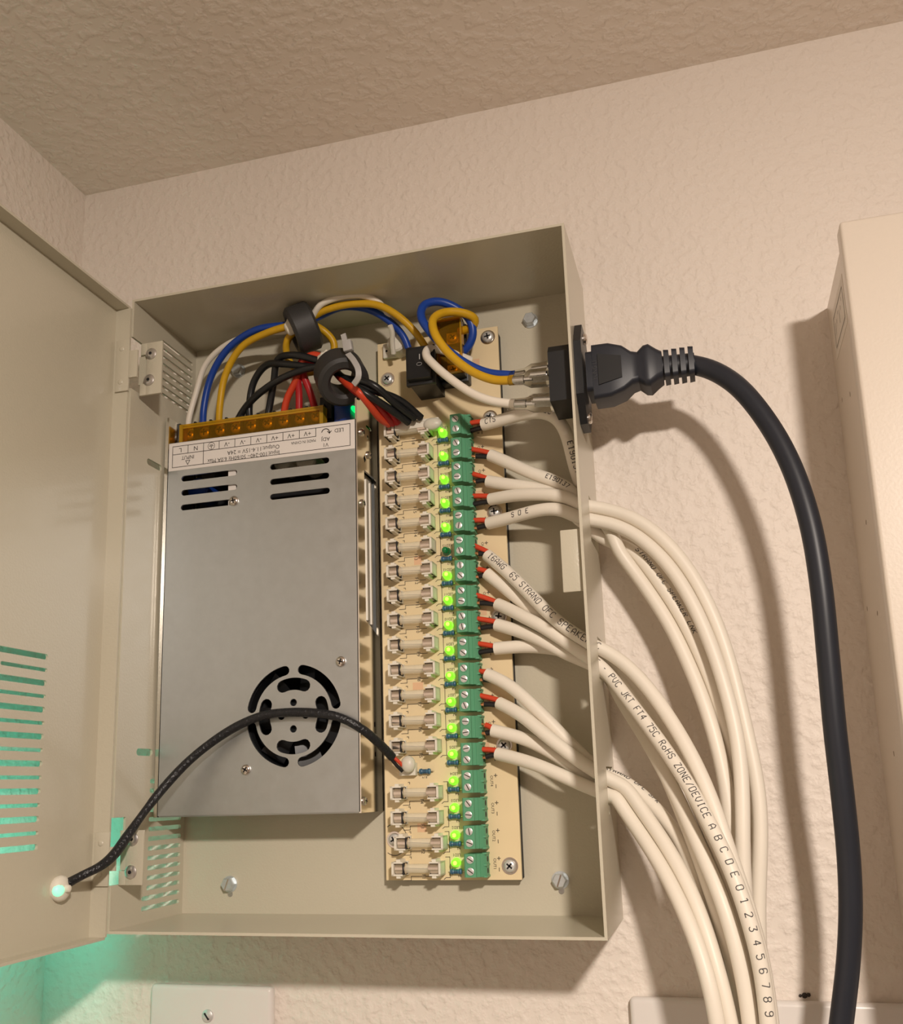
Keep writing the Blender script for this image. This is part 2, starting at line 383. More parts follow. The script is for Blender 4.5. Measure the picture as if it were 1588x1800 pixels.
# door: a shallow tray, opened ninety degrees
door = None
z0, z1 = -0.0024, H - 0.0040; px = -0.0092; y0d, y1d = -D - 0.0004, -D - 0.2160
slots = []
for k in range(15):
    z = 0.1191 - k * 0.00566; h = 0.00125 if k % 2 == 0 else 0.0008
    slots.append(stadium(-y0d + 0.0392, -y0d + (0.0685 if k == 1 else 0.1800), z - h, z + h, 5))
dm = sheet(rect(-y0d, -y1d, z0, z1), slots, lambda a, b, w_: (px + w_, -a, b), T)
dm.box(px, -0.0006, y0d, y1d, z1 - T, z1); dm.box(px, -0.0006, y0d, y1d, z0, z0 + T)
dm.box(px, 0.0003, y0d - T, y0d, z0 + T, z1 - T); dm.box(px, -0.0006, y1d, y1d + T, z0 + T, z1 - T)
door = dm.build('door', M_box, box)
# hinges
for ya, yb, nz in ((600, 690, N2), (1457, 1556, N1)):
    yp = -0.0585
    if nz is N2: a, b, s1, s2 = at(240, 606, y=yp), at(284, 690, y=yp), at(266, 622, y=yp), at(262, 668, y=yp)
    else: a, b, s1, s2 = at(204, 1460, y=yp), at(251, 1556, y=yp), at(233, 1475, y=yp), at(230, 1533, y=yp)
    zt, zb = a.z, b.z; xr = b.x - 0.0004; xl = xr - 0.0122
    mb = MB(); mb.box(xl + 0.0035, xr, yp, yp + 0.0014, zb, zt, bev=0.0002)
    mb.box(xl, xl + 0.0036, yp, yp + 0.0014, zt - 0.0062, zt, bev=0.0002); mb.box(xl, xl + 0.0036, yp, yp + 0.0014, zb, zb + 0.0062, bev=0.0002)
    mb.box(T + 0.0001, xl + 0.0030, yp + 0.0013, yp + 0.0110, zb + 0.0064, zt - 0.0064)
    hg = mb.build('hinge', M_box, box)
    for q in (s1, s2):
        c = Vector(((q.x), yp, q.z))
        mb = MB().lathe(c, (0, -1, 0), [(0, 0.0031), (0.0004, 0.0030), (0.0009, 0.0021), (0.0010, 0.0012)], 22); mb.build('hinge_screw', M_hs, hg)
        MB().lathe(c + Vector((0, -0.0009, 0)), (0, -1, 0), [(0, 0.0009), (0.0002, 0.0009)], 6).build('hex_socket', M_dark, hg)
    mb = MB(); yl = y0d - T - 0.0012
    mb.box(-0.0062, 0.0012, yl, yl + 0.0012, zb + 0.0002, zt - 0.0004, bev=0.0002)
    mb.box(0.00125, xl + 0.0031, yl, yl + 0.0012, zb + 0.0068, zt - 0.0068, bev=0.0002)
    for q in (zb + 0.0052, zt - 0.0052): mb.lathe((-0.0032, yl, q), (0, -1, 0), [(0, 0.0014), (0.0003, 0.0011), (0.0004, 0.0005)], 14)
    mb.build('hinge_leaf', M_box, door)

# ------------------------------------------------------------------ power supply
PX0, PX1, PZ0, PZ1, PD = 0.0036, 0.1093, 0.0490, 0.2385, 0.0330
psu = thing('power_supply', 'grey metal switching power supply with vent slots and round fan grille, inside the enclosure', 'power supply', (0.056, -T, PZ0))
yb = -T - 0.0004
mb = MB(); mb.box(PX0, PX1, yb, yb - 0.0012, PZ0, PZ1 + 0.014)
mb.build('base_plate', M_galv, psu)
mb = MB(); mb.box(PX0, PX0 + 0.0010, yb, -PD, PZ0, PZ1 + 0.0145); mb.box(PX0 - 0.0011, PX0 - 0.0002, yb, -PD + 0.0004, PZ0, PZ1 + 0.0135)
mb.build('left_flange', M_side, psu)
# right side plate with a long pressed channel  (a = -y, b = z)
chan = [(0.0055, 0.1335), (0.0235, 0.1390), (0.0235, 0.2150), (0.0055, 0.2150)]
sqs = [rect(0.0120, 0.0140, q - 0.0011, q + 0.0011) for q in (0.0898, 0.0758)] + [[(0.0225, 0.2190), (0.0243, 0.2211), (0.0225, 0.2232), (0.0207, 0.2211)]]
sqs += [rect(0.0165, 0.0185, 0.2330, 0.2350), stadium(0.0120, 0.0200, 0.2388, 0.2402)]
sheet(rect(-yb, PD, PZ0, PZ1 + 0.0120), [chan] + sqs, lambda a, b, w_: (PX1 - 0.0010 + w_, -a, b), 0.0010).build('right_plate', M_side, psu)
mb = MB()
mb.box(PX1 - 0.0034, PX1 - 0.0028, -0.0050, -0.0240, 0.1330, 0.2155)
mb.tube([Vector((PX1 - 0.0022, -0.0100, 0.139)), Vector((PX1 - 0.0022, -0.0100, 0.212))], 0.0011, 8); mb.tube([Vector((PX1 - 0.0022, -0.0165, 0.140)), Vector((PX1 - 0.0022, -0.0165, 0.212))], 0.0016, 8)
mb.build('pressed_channel', mat('dull_steel', (0.50, 0.47, 0.41), 0.55, metal=0.6), psu)
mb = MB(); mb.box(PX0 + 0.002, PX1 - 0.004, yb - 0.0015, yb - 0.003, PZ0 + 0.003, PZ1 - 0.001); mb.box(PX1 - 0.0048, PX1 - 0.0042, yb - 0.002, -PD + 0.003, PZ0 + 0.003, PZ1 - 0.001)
mb.build('inner_shade', M_dark, psu)  # black sheets added so the case interior reads as shade behind the slots
# cover sheet: a = x, b = z
fc = at(516, 1258, y=-PD); fr = 0.0243
def arc_slot(r0, r1, a0, a1, n=14):
    rm, hr = (r0 + r1) / 2, (r1 - r0) / 2; da = hr / rm; a0, a1 = a0 + da, a1 - da
    P = [(r1 * math.cos(a0 + (a1 - a0) * k / n), r1 * math.sin(a0 + (a1 - a0) * k / n)) for k in range(n + 1)]
    e = (rm * math.cos(a1), rm * math.sin(a1))
    P += [(e[0] + hr * math.cos(a1 + pi * k / 6), e[1] + hr * math.sin(a1 + pi * k / 6)) for k in range(1, 6)]
    P += [(r0 * math.cos(a1 + (a0 - a1) * k / n), r0 * math.sin(a1 + (a0 - a1) * k / n)) for k in range(n + 1)]
    e = (rm * math.cos(a0), rm * math.sin(a0))
    P += [(e[0] + hr * math.cos(a0 + pi + pi * k / 6), e[1] + hr * math.sin(a0 + pi + pi * k / 6)) for k in range(1, 6)]
    return [(fc.x + p, fc.z + q) for p, q in P]
ch = []
for k in range(4):
    a = k * pi / 2
    ch.append(arc_slot(fr * 0.81, fr, a + 0.10, a + pi / 2 - 0.10))
    ch.append(arc_slot(fr * 0.50, fr * 0.74, a - 0.58, a + 0.58))
    q = (fc.x + fr * 0.255 * math.cos(a), fc.z + fr * 0.255 * math.sin(a)); rr = fr * 0.072
    ch.append([(q[0] + rr * math.cos(i * pi / 7), q[1] + rr * math.sin(i * pi / 7)) for i in range(14)])
for (u0, v0), (u1, v1), h in (((319, 841), (417, 831), 1), ((319, 866), (417, 856), 1), ((318, 892), (418, 882), 1), ((475, 820), (579, 810), 1), ((475, 847), (579, 836), 1), ((475, 874), (580, 862), 1)):
    p, q = at(u0, v0, y=-PD), at(u1, v1, y=-PD); z = (p.z + q.z) / 2
    ch.append(stadium(p.x, q.x, z - 0.00155, z + 0.00155))
sheet(rect(PX0 + 0.0014, PX1 - 0.0006, PZ0 + 0.0006, PZ1), ch, lambda a, b, w_: (a, -PD + w_, b), 0.0010).build('cover', M_galv, psu)
MB().box(PX0 + 0.0014, PX1 - 0.0006, -PD + 0.001, -0.006, PZ0, PZ0 + 0.0008).build('cover_lip', M_galv, psu)
for u, v in ((600, 1163), (433, 1353), (412, 881)):
    c = at(u, v, y=-PD); o, cr = phillips('cover_screw', (c.x, -PD, c.z), (0, -1, 0), 0.0025, M_nick, psu); cr.build('screw_cross', M_dark, o)
# fan behind the grille
fan = MB().ring_lathe((fc.x, -PD + 0.004, fc.z), (0, 1, 0), [(0, fr * 1.12), (0.010, fr * 1.12), (0.010, fr * 1.02), (0, fr * 1.02)], 40).build('fan', M_black, psu)
MB().lathe((fc.x, -PD + 0.0035, fc.z), (0, 1, 0), [(0, fr * 0.38), (0.008, fr * 0.42)], 24).build('fan_hub', M_black, fan)
for k in range(7):
    a = k * 2 * pi / 7 + 0.4; d = Vector((math.cos(a), 0, math.sin(a))); n = Vector((-math.sin(a), 0, math.cos(a))); o = Vector((fc.x, -PD + 0.008, fc.z))
    mb = MB(); rings = []
    for r_, cw, tw in ((0.36, 0.0045, 0.5), (0.7, 0.0062, 0.65), (0.97, 0.0072, 0.8)):
        e = n * math.cos(tw) * cw + Vector((0, 1, 0)) * math.sin(tw) * cw * 0.8; f = d * fr * r_ + n * (r_ - .4) * 0.003
        rings.append([o + f - e + Vector((0, .0004, 0)), o + f + e + Vector((0, .0004, 0)), o + f + e - Vector((0, .0004, 0)), o + f - e - Vector((0, .0004, 0))])
    mb.rings(rings); mb.build('fan_blade', M_black, fan)
# components seen through the slots
for u, v, r_, m in ((500, 815, 0.0048, M_wht), (542, 812, 0.0055, M_wht), (352, 862, 0.006, M_bluecap), (372, 838, 0.0045, M_fer)):
    c = at(u, v, y=-0.022); MB().lathe((c.x, -0.012, c.z), (0, -1, 0), [(0, r_), (0.0125, r_), (0.0135, r_ * 0.85)], 18).build('capacitor', m, psu)
mb = MB()
for u, v in ((409, 831), (409, 857), (409, 882)):
    c = at(u, v, y=-PD + 0.002); mb.box(c.x - 0.0022, c.x + 0.0022, -PD + 0.0016, -PD + 0.003, c.z - 0.0024, c.z + 0.0024)
mb.build('white_block', M_label, psu)  # white blocks behind the right ends of the left slots
# rating label
ly = -PD - 0.00012
LB, LT = at(294, 829.5, y=-PD).z, PZ1 - 0.0003; LX0, LX1 = PX0 + 0.0016, PX1 - 0.0012
lab = MB().box(LX0, LX1, ly, -PD + 0.00002, LB, LT).build('rating_label', M_label, psu)
mb = MB(); yy = ly - 0.00006; lw = 0.00030
a0, a1, b0, b1 = LX0 + 0.0022, LX1 - 0.0024, LB + 0.0018, LT - 0.0018; bm_ = LT - 0.0062
line_xz(mb, [(a0, b0), (a1, b0), (a1, b1), (a0, b1), (a0, b0)], yy, lw)
ce = a0 + (a1 - a0) * 0.815; line_xz(mb, [(a0, bm_), (ce, bm_), (ce, b1)], yy, lw)
for k in range(1, 9): line_xz(mb, [(a0 + (ce - a0) * k / 9, bm_), (a0 + (ce - a0) * k / 9, b1)], yy, lw)
xs = a0 + (ce - a0) * 2 / 9; line_xz(mb, [(xs, b0), (xs, bm_)], yy, lw)
cw = (ce - a0) / 9
for k, s in enumerate(('L', 'N', '', '-V', '-V', '-V', '+V', '+V', '+V')):
    kk = k
    if s: print_xz(mb, s, a0 + cw * (kk + 0.5), (bm_ + b1) / 2, yy, 0.0034, pi)
cx = a0 + cw * 2.5; cz = (bm_ + b1) / 2
line_xz(mb, [(cx + 0.0019 * math.cos(i * pi / 9), cz + 0.0019 * math.sin(i * pi / 9)) for i in range(19)], yy, 0.00022)
line_xz(mb, [(cx, cz - 0.0013), (cx, cz)], yy, lw); line_xz(mb, [(cx - 0.0011, cz), (cx + 0.0011, cz)], yy, lw); line_xz(mb, [(cx - 0.0007, cz + 0.0006), (cx + 0.0007, cz + 0.0006)], yy, lw)
print_xz(mb, 'INPUT', a0 + cw, bm_ - 0.0022, yy, 0.0029, pi, 0.9)
line_xz(mb, [(a0 + cw - 0.0012, bm_ - 0.0040), (a0 + cw + 0.0012, bm_ - 0.0040), (a0 + cw, bm_ - 0.0062), (a0 + cw - 0.0012, bm_ - 0.0040)], yy, 0.0003)
lwid = a1 - a0
def fit(t_, f0, f1, z, size):
    vs_, _ = text_geo(t_, size, 'CENTER'); wd_ = max(v[0] for v in vs_) - min(v[0] for v in vs_)
    print_xz(mb, t_, a0 + lwid * (f0 + f1) / 2, z, yy, size, pi, lwid * (f1 - f0) / wd_)
fit('Output:11.4-15V = 24A', .32, .615, bm_ - 0.0027, 0.0032)
fit('Input:100-240~ 50/60Hz 6.0A Max', .207, .615, bm_ - 0.0058, 0.0031)
fit('MADE IN CHINA', .680, .815, bm_ - 0.0020, 0.0021)
print_xz(mb, 'LED', a1 - 0.0058, b1 - 0.0026, yy, 0.0029, pi); print_xz(mb, 'ADJ', ce + 0.0052, b1 - 0.0064, yy, 0.0028, pi); print_xz(mb, 'V1', ce + 0.0052, b1 - 0.0094, yy, 0.0028, pi)
line_xz(mb, [(ce + 0.0052 + 0.0021 * math.cos(i * pi / 12), b1 - 0.0032 + 0.0021 * math.sin(i * pi / 12)) for i in range(-1, 12)], yy, 0.0004)
line_xz(mb, [(ce + 0.0052 + 0.0011, b1 - 0.0026), (ce + 0.0052 + 0.0021, b1 - 0.0036), (ce + 0.0052 + 0.0030, b1 - 0.0026)], yy, 0.0004)
mb.build('label_print', M_silk, lab, flat=True)
# terminal block with an amber flap
TB0, TB1 = at(312, 752, y=-0.026).x + 0.0026, at(566, 715, y=-0.026).x + 0.0006
mb = MB(); mb.box(TB0, TB1, yb - 0.0014, -0.0130, PZ1 + 0.0005, PZ1 + 0.0150, bev=0.0003)
scz = [at(331, 763, y=-0.022), at(555, 730, y=-0.022)]
for k in range(10):
    x = scz[0].x + (scz[1].x - scz[0].x) * (k - 0.5) / 8; mb.box(x - 0.0006, x + 0.0006, -0.0128, -0.0235, PZ1 + 0.0005, PZ1 + 0.0145)
tb = mb.build('terminal_strip', M_black, psu)
for k in range(9):
    q = scz[0].lerp(scz[1], k / 8); c = Vector((q.x, -0.0200, q.z))
    o, cr = phillips('terminal_screw', c, (0, -1, 0), 0.0031, M_screw, tb)
    cr.build('screw_cross', M_dark, tb)
    MB().box(c.x - 0.0020, c.x + 0.0020, -0.0130, -0.0200, c.z - 0.0024, c.z + 0.0042).build('clamp_plate', M_zinc, tb)
mb = MB(); fz0, fz1 = PZ1 - 0.0004, at(312, 748, y=-0.0270).z
mb.box(TB0 + 0.0016, TB1 - 0.0016, -0.0262, -0.0270, fz0, fz1 - 0.0024)
mb.build('terminal_flap', M_amber, psu); mb = MB()
mb.box(TB0 + 0.0014, TB1 - 0.0014, -0.0225, -0.0271, fz1 - 0.0010, fz1); mb.box(TB0 + 0.0014, TB1 - 0.0014, -0.0264, -0.0272, fz1 - 0.0024, fz1 - 0.0012)
mb.box(TB0 - 0.0006, TB0 + 0.0014, -0.0220, -0.0274, fz0, fz1); mb.box(TB1 - 0.0014, TB1 + 0.0006, -0.0220, -0.0274, fz0, fz1)
mb.build('flap_rim', M_amberf, psu)
c = at(606, 728, y=-0.0180); MB().box(c.x - 0.0050, c.x + 0.0040, yb - 0.0014, -0.0200, c.z - 0.005, c.z + 0.006, bev=0.0004).build('trimmer', M_bluecap, psu)
c = at(578, 724, y=-0.0180); MB().box(c.x - 0.0035, c.x + 0.0030, yb - 0.0014, -0.0215, c.z - 0.005, c.z + 0.007, bev=0.0003).build('filter_coil', M_dark, psu)
c = at(299, 762, y=-0.0190); MB().lathe((c.x, yb - 0.0014, c.z), (0, -1, 0), [(0, 0.0030), (0.018, 0.0030), (0.0185, 0.0024)], 14).build('capacitor', M_bluecap, psu)
c = at(622, 718, y=-0.0200); MB().lathe((c.x, yb - 0.0014, c.z), (0, -1, 0), [(0, 0.0012), (0.0170, 0.0013), (0.0184, 0.0010), (0.0189, 0.0004)], 14).build('indicator_led', M_psuled, psu)
MB().box(PX0 + 0.003, PX1 - 0.003, yb - 0.0012, yb - 0.0024, PZ1 - 0.02, PZ1 + 0.012).build('circuit_board', M_pcb, psu)
for (u, v), m in (((640, 1408), 0), ((648, 800), 0), ((636, 760), 0), ((637, 885), 0)):
    c = at(u, v, x=PX1); phillips('side_screw', (PX1, c.y, c.z), (1, 0, 0), 0.0021, M_nick, psu)[1].build('side_screw_cross', M_dark, psu)

# ------------------------------------------------------------------ fuse board
BY = -0.0080; BX0, BX1, BZ0, BZ1 = 0.1122, 0.1769, 0.0174, 0.2887
fb = thing('fuse_board', 'tan fuse distribution board with green screw terminals and lit green lights', 'circuit board', (0.1445, -T, BZ0))
MB().box(BX0, BX1, BY, BY + 0.0016, BZ0, BZ1).build('board', M_pcb, fb)
MB().box(BX0 + 0.0005, BX1 - 0.0001, BY + 0.0016, -T - 0.0001, BZ0 + 0.0005, BZ1 - 0.003).build('insulating_base', M_dark, fb)
for u, v in ((858, 593), (682, 667), (870, 900), (878, 1084), (887, 1310), (897, 1522), (694, 1476), (862, 734)):
    c = at(u, v, y=BY); o = MB().ring_lathe((c.x, BY, c.z), (0, -1, 0), [(0, 0.0038), (0.0003, 0.0038), (0.0003, 0.0030), (0, 0.0030)], 28).build('washer', M_nick, fb)
    o, cr = phillips('board_screw', (c.x, BY, c.z), (0, -1, 0), 0.0029, M_screw, fb); cr.build('screw_cross', M_dark, o)
silk = MB(); sy = BY - 0.00008
LZ = [0.0253 + k * (0.2345 - 0.0253) / 17 for k in range(18)]
TZ = [0.02445 + k * (0.2352 - 0.02445) / 17 for k in range(18)]
FZ = [0.0231 + k * 0.0114 for k in range(4)] + [0.0787 + k * (0.2368 - 0.0787) / 13 for k in range(14)]
# fuse holder (prototype at z = 0), then copies
fx0, fx1 = 0.1177, 0.1412
def holder():
    mb = MB(); yt = -0.0168
    for s, x in ((1, fx0), (-1, fx1)):
        mb.box(x, x + s * 0.0010, BY, yt, -0.0031, 0.0031)
        for q in (-1, 1):
            mb.box(x, x + s * 0.0054, BY, yt, q * 0.0024, q * 0.0031)
            mb.box(x + s * 0.0022, x + s * 0.0042, BY, yt + 0.0004, q * 0.0031, q * 0.0042)
        mb.box(x, x + s * 0.0060, BY, BY - 0.0022, -0.0031, 0.0031)
    h = mb.build('fuse_holder', M_wht, fb)
    mb = MB().tube([Vector((fx0 + 0.0050, -0.0138, 0)), Vector((fx1 - 0.0050, -0.0138, 0))], 0.0021, 16); mb.build('glass_tube', M_glass, h)
    for s, x in ((1, fx0), (-1, fx1)):
        mb = MB().lathe((x + s * 0.0011, -0.0138, 0), (s, 0, 0), [(0, 0.0019), (0.0003, 0.0024), (0.0050, 0.0024), (0.0052, 0.0021)], 16)
        mb.build('fuse_cap', M_cap, h)
        mb = MB(); mb.box(x + s * 0.0052, x + s * (0.0058 if s > 0 else 0.0055), BY, -0.0165 if s > 0 else -0.0150, -0.0026, 0.0026); mb.build('fuse_clip', M_dark, h)
    MB().tube([Vector((fx0 + 0.005, -0.0138, 0.0003)), Vector((fx1 - 0.005, -0.0138, -0.0004))], 0.00012, 5).build('fuse_wire', M_silk, h)
    return h
h0 = holder()
def place_part(proto, i, z, x=0.0):
    if i == 0: o = proto
    else:
        o = proto.copy(); C.objects.link(o)
        for k in list(KIDS[proto.name]):
            d = k.copy(); d.parent = o; C.objects.link(d)
    o.location = Vector((x, 0, z)); return o
KIDS = {}
def kids(p): KIDS[p.name] = [k for k in C.objects if k.parent == p]
kids(h0)
for i, z in enumerate(FZ): place_part(h0, i, z, 0.0015 if i == 1 else 0.0)
# the holder of row 2 sits a little to the right, as in the photograph
# screw terminal (prototype)
tx = at(816, 1522, y=-0.0180).x
def terminal():
    prof = [(0, 0), (0.0095, 0), (0.0095, 0.0048), (0.0090, 0.0060), (0.0072, 0.0080), (0.0069, 0.0078), (0.0057, 0.0090), (0.0054, 0.0100), (0.0006, 0.0100), (0, 0.0094)]
    mb = MB(); mb.prism(prof, lambda a, b, w_: (tx + a, BY - b, w_), -0.00508, 0.00508)
    for q in (-0.0050, 0.0, 0.0050): mb.box(tx + 0.0078, tx + 0.0098, BY, BY - 0.0066, q - 0.0004, q + 0.0004)
    t = mb.build('terminal_block', M_tgrn, fb, ang=25)
    for q in (-0.00254, 0.00254):
        MB().ring_lathe((tx + 0.0029, BY - 0.0099, q), (0, -1, 0), [(0, 0.00205), (0.0003, 0.0020), (0.0003, 0.0017), (0, 0.0017)], 22).build('screw_well', M_tgrn, t)
        MB().lathe((tx + 0.0029, BY - 0.0095, q), (0, -1, 0), [(0, 0.0017), (0.0006, 0.0017), (0.0007, 0.0015)], 20).build('screw', M_screw, t)
    for q in (-0.00254, 0.00254):
        a = random.uniform(0.3, 2.6); mb = MB()
        mb.box(tx + 0.0029 - 0.0015, tx + 0.0029 + 0.0015, BY - 0.01022, BY - 0.0100, q - 0.00022, q + 0.00022, rot=Matrix.Rotation(a, 3, 'Y')); mb.build('screw_slot', M_silk, t)
        MB().lathe((tx + 0.00945, BY - 0.0034, q), (1, 0, 0), [(0, 0.0013), (0.0001, 0.0013)], 12).build('wire_entry', M_dark, t)
    return t
t0 = terminal(); kids(t0)
for i, z in enumerate(TZ):
    o = place_part(t0, i, z, 0.0)
    if i:
        for k in [q for q in C.objects if q.parent == o and q.name.startswith('screw_slot')]:
            a = random.uniform(-0.9, 1.2); v0 = sum((v.co for v in k.data.vertices), Vector()) / len(k.data.vertices)
            me = k.data.copy()
            for v in me.vertices: v.co = v0 + Matrix.Rotation(a, 3, 'Y') @ (v.co - v0)
            k.data = me
# lights and resistors
lx = 0.1467
def led(m, mc):
    mb = MB().lathe((lx, BY, 0), (0, -1, 0), [(0, 0.0021), (0.0010, 0.0021), (0.0011, 0.0017), (0.0040, 0.0017), (0.0049, 0.0014), (0.0054, 0.0008), (0.0056, 0.0002)], 18)
    l = mb.build('status_led', m, fb)
    if mc: MB().lathe((lx + 0.0003, BY - 0.0050, 0), (0, -1, 0), [(0, 0.0011), (0.0005, 0.0008), (0.0007, 0.0001)], 12).build('led_core', mc, l)
    return l
l0 = led(M_ledon, M_ledhot); kids(l0)
for i, z in enumerate(LZ):
    if i == 12:
        o = led(M_ledoff, None); o.location = (0, 0, z); o['label'] = 'unlit dark green light'
    else: place_part(l0, i, z, 0.0)
rx0, rz = 0.1440, at(800, 1532, y=BY - 0.0020).z - LZ[0]
def resistor():
    pr = [(0, 0.0004), (0.0001, 0.0011), (0.0006, 0.00138), (0.0013, 0.00132), (0.0016, 0.00108), (0.0040, 0.00108), (0.0043, 0.00132), (0.0050, 0.00138), (0.0055, 0.0011), (0.0056, 0.0004)]
    r = MB().lathe((rx0, BY - 0.0018, 0), (1, 0, 0), pr, 12).build('resistor', M_res, fb)
    mb = MB()
    for q in (0.0010, 0.0019, 0.0025, 0.0031, 0.0046): mb.lathe((rx0 + q, BY - 0.0018, 0), (1, 0, 0), [(0, 0.0014 if q in (0.0010, 0.0046) else 0.00111), (0.00026, 0.0014 if q in (0.0010, 0.0046) else 0.00111)], 12)
    mb.build('resistor_bands', M_band, r)
    MB().tube([Vector((rx0 - 0.0011, BY, 0)), Vector((rx0 - 0.0009, BY - 0.0012, 0)), Vector((rx0 + 0.0065, BY - 0.0012, 0)), Vector((rx0 + 0.0067, BY, 0))], 0.00025, 6).build('resistor_lead', M_nick, r)
    return r
r0 = resistor(); kids(r0)
for i, z in enumerate(LZ): place_part(r0, i, z + rz, 0.0)
# the nineteenth resistor beside the light connector
q = at(748, 1356, y=BY - 0.0013); o = place_part(r0, 1, q.z, q.x - rx0 - 0.0028)
# silk-screen print, turned upside down with the board
for i in range(18):
    z, zt, zf = LZ[i], TZ[i], FZ[i]
    print_xz(silk, 'LED%d' % (i + 1), lx, z + 0.0033, sy, 0.0019, pi, 0.9)
    print_xz(silk, 'R%d' % (i + 1), lx + 0.0012, z + rz - 0.0021, sy, 0.0016, pi)
    print_xz(silk, 'F%d' % (i + 1), 0.1305, zf - 0.0042, sy, 0.0024, pi * 1.5)
    print_xz(silk, '+', tx + 0.0140, zt + 0.0026, sy, 0.0036, pi); line_xz(silk, [(tx + 0.0140, zt - 0.0032), (tx + 0.0140, zt - 0.0018)], sy, 0.00030)
    print_xz(silk, 'OUT%d' % (i + 1), tx + 0.0120, zt, sy, 0.0019, pi * 1.5)
    line_xz(silk, [(fx1 + 0.0002, zf + 0.0046), (fx1 + 0.0022, zf + 0.0046), (fx1 + 0.0022, zf - 0.0046), (fx1 + 0.0002, zf - 0.0046), (fx1 - 0.0008, zf - 0.0054)], sy, 0.00025)
    line_xz(silk, [(fx0 + 0.0035, zf - 0.0058), (fx0 + 0.0068, zf - 0.0058), (fx0 + 0.0068, zf - 0.0040), (fx1 - 0.006, zf - 0.0040)], sy, 0.00025)
    line_xz(silk, [(fx0 + 0.0062, zf + 0.0048), (fx0 + 0.0070, zf + 0.0048), (fx0 + 0.0070, zf + 0.0040)], sy, 0.00025)
print_xz(silk, 'R19', at(747, 1366, y=BY).x, at(747, 1366, y=BY).z, sy, 0.0016, pi)
c = at(694, 1476, y=BY); line_xz(silk, [(c.x + 0.0062 * math.cos(i * pi / 16), c.z + 0.0072 * math.sin(i * pi / 16)) for i in range(-14, 15) if c.x + 0.0062 * math.cos(i * pi / 16) > BX0 + 0.0003], sy, 0.0003)
silk.build('board_print', M_silk, fb, flat=True)['kind'] = 'stuff'
mb = MB()
for u, v, a, b in ((742, 1455, 0.0022, 0.0020), (852, 1312, 0.0024, 0.0018), (838, 640, 0.0016, 0.0028), (842, 868, 0.0022, 0.0016), (735, 1206, 0.0026, 0.0018), (848, 1076, 0.0022, 0.0016), (735, 985, 0.0020, 0.0022)):
    c = at(u, v, y=BY); mb.box(c.x - a, c.x + a, sy + 0.00002, BY, c.z - b, c.z + b)
mb.build('inspection_stamp', M_stamp, fb)
# connectors
c = at(715, 1352, y=-0.013); mb = MB(); mb.box(c.x - 0.0040, c.x + 0.0040, BY, -0.0120, c.z - 0.0030, c.z + 0.0030, bev=0.0003)
jst = mb.build('light_connector', M_wht, fb)
mb = MB(); bmesh.ops.create_icosphere(mb.bm, subdivisions=3, radius=0.0040)
for v in mb.bm.verts: v.co = Vector((v.co.x * 0.9, v.co.y * 0.7, v.co.z * 1.0)) + Vector((c.x + 0.0013, -0.0145, c.z + 0.0022))
mb.build('glue_blob', M_milk, fb)
a, b = at(686, 745, y=-0.018), at(770, 745, y=-0.018)
MB().box(a.x, b.x, BY, -0.0165, a.z - 0.0034, a.z + 0.0010, bev=0.0004).build('power_connector', M_wht, fb)
c = at(748, 738, y=-0.020); mb = MB(); bmesh.ops.create_icosphere(mb.bm, subdivisions=3, radius=0.0042)
for v in mb.bm.verts: v.co = Vector((v.co.x * 1.15, v.co.y * 0.55, v.co.z * 0.75)) + Vector((c.x + 0.0025, -0.0160, c.z - 0.0010))
mb.build('glue_blob', M_milk, fb)
# rocker switch
s0, s1 = at(713, 612, y=-0.030), at(766, 672, y=-0.030)
sw = thing_sw = None
mb = MB(); mb.box(s0.x, s1.x, -0.0300, -0.0272, s1.z, s0.z, bev=0.0004); mb.box(s0.x + 0.0012, s1.x - 0.0012, BY, -0.0272, s1.z + 0.0010, s0.z - 0.0010)
sw = mb.build('rocker_switch', M_black, fb)
zc = (s0.z + s1.z) / 2; xc = (s0.x + s1.x) / 2
mb = MB(); mb.prism([(s0.z - 0.0016, -0.0294), (s0.z - 0.0016, -0.0306), (zc, -0.0312), (s1.z + 0.0016, -0.0345), (s1.z + 0.0016, -0.0294)], lambda a, b, w_: (w_, b, a), s0.x + 0.0016, s1.x - 0.0016)
mb.build('rocker', M_black, sw, ang=20)
mb = MB(); line_xz(mb, [(xc, zc + 0.0028), (xc, zc + 0.0052)], -0.0312, 0.0004)
yk = -0.0331; line_xz(mb, [(xc + 0.0013 * math.cos(i * pi / 8), zc - 0.0002 + 0.0008 * math.sin(i * pi / 8)) for i in range(17)], -0.0320, 0.00025)
mb.build('switch_marks', M_wmark, sw, flat=True)
# mains terminal with amber cover
p0, p1 = at(766, 562, y=-0.0235), at(814, 652, y=-0.0235)
mb = MB(); mb.box(p0.x - 0.0004, p1.x + 0.0006, BY, -0.0150, p1.z - 0.0018, p0.z - 0.0004, bev=0.0004)
for q in (p0.z - 0.0012, (p0.z + p1.z) / 2, p1.z + 0.0004): mb.box(p0.x, p1.x, -0.0150, -0.0215, q - 0.0006, q + 0.0006)
mt = mb.build('mains_terminal', M_black, fb)
for k in (0.27, 0.60, 0.86):
    c = Vector(((p0.x + p1.x) / 2 + 0.0004, -0.0165, p0.z + (p1.z - p0.z) * k))
    MB().box(c.x - 0.0034, c.x + 0.0050, -0.0150, -0.0165, c.z - 0.0030, c.z + 0.0030).build('clamp_plate', M_screw, mt)
    phillips('terminal_screw', c, (0, -1, 0), 0.0027, M_screw, mt)[1].build('screw_cross', M_dark, mt)
MB().box(p0.x + 0.001, p1.x - 0.001, -0.0228, -0.0235, p1.z + 0.001, p0.z - 0.001).build('cover_window', M_amber, mt); mb = MB()
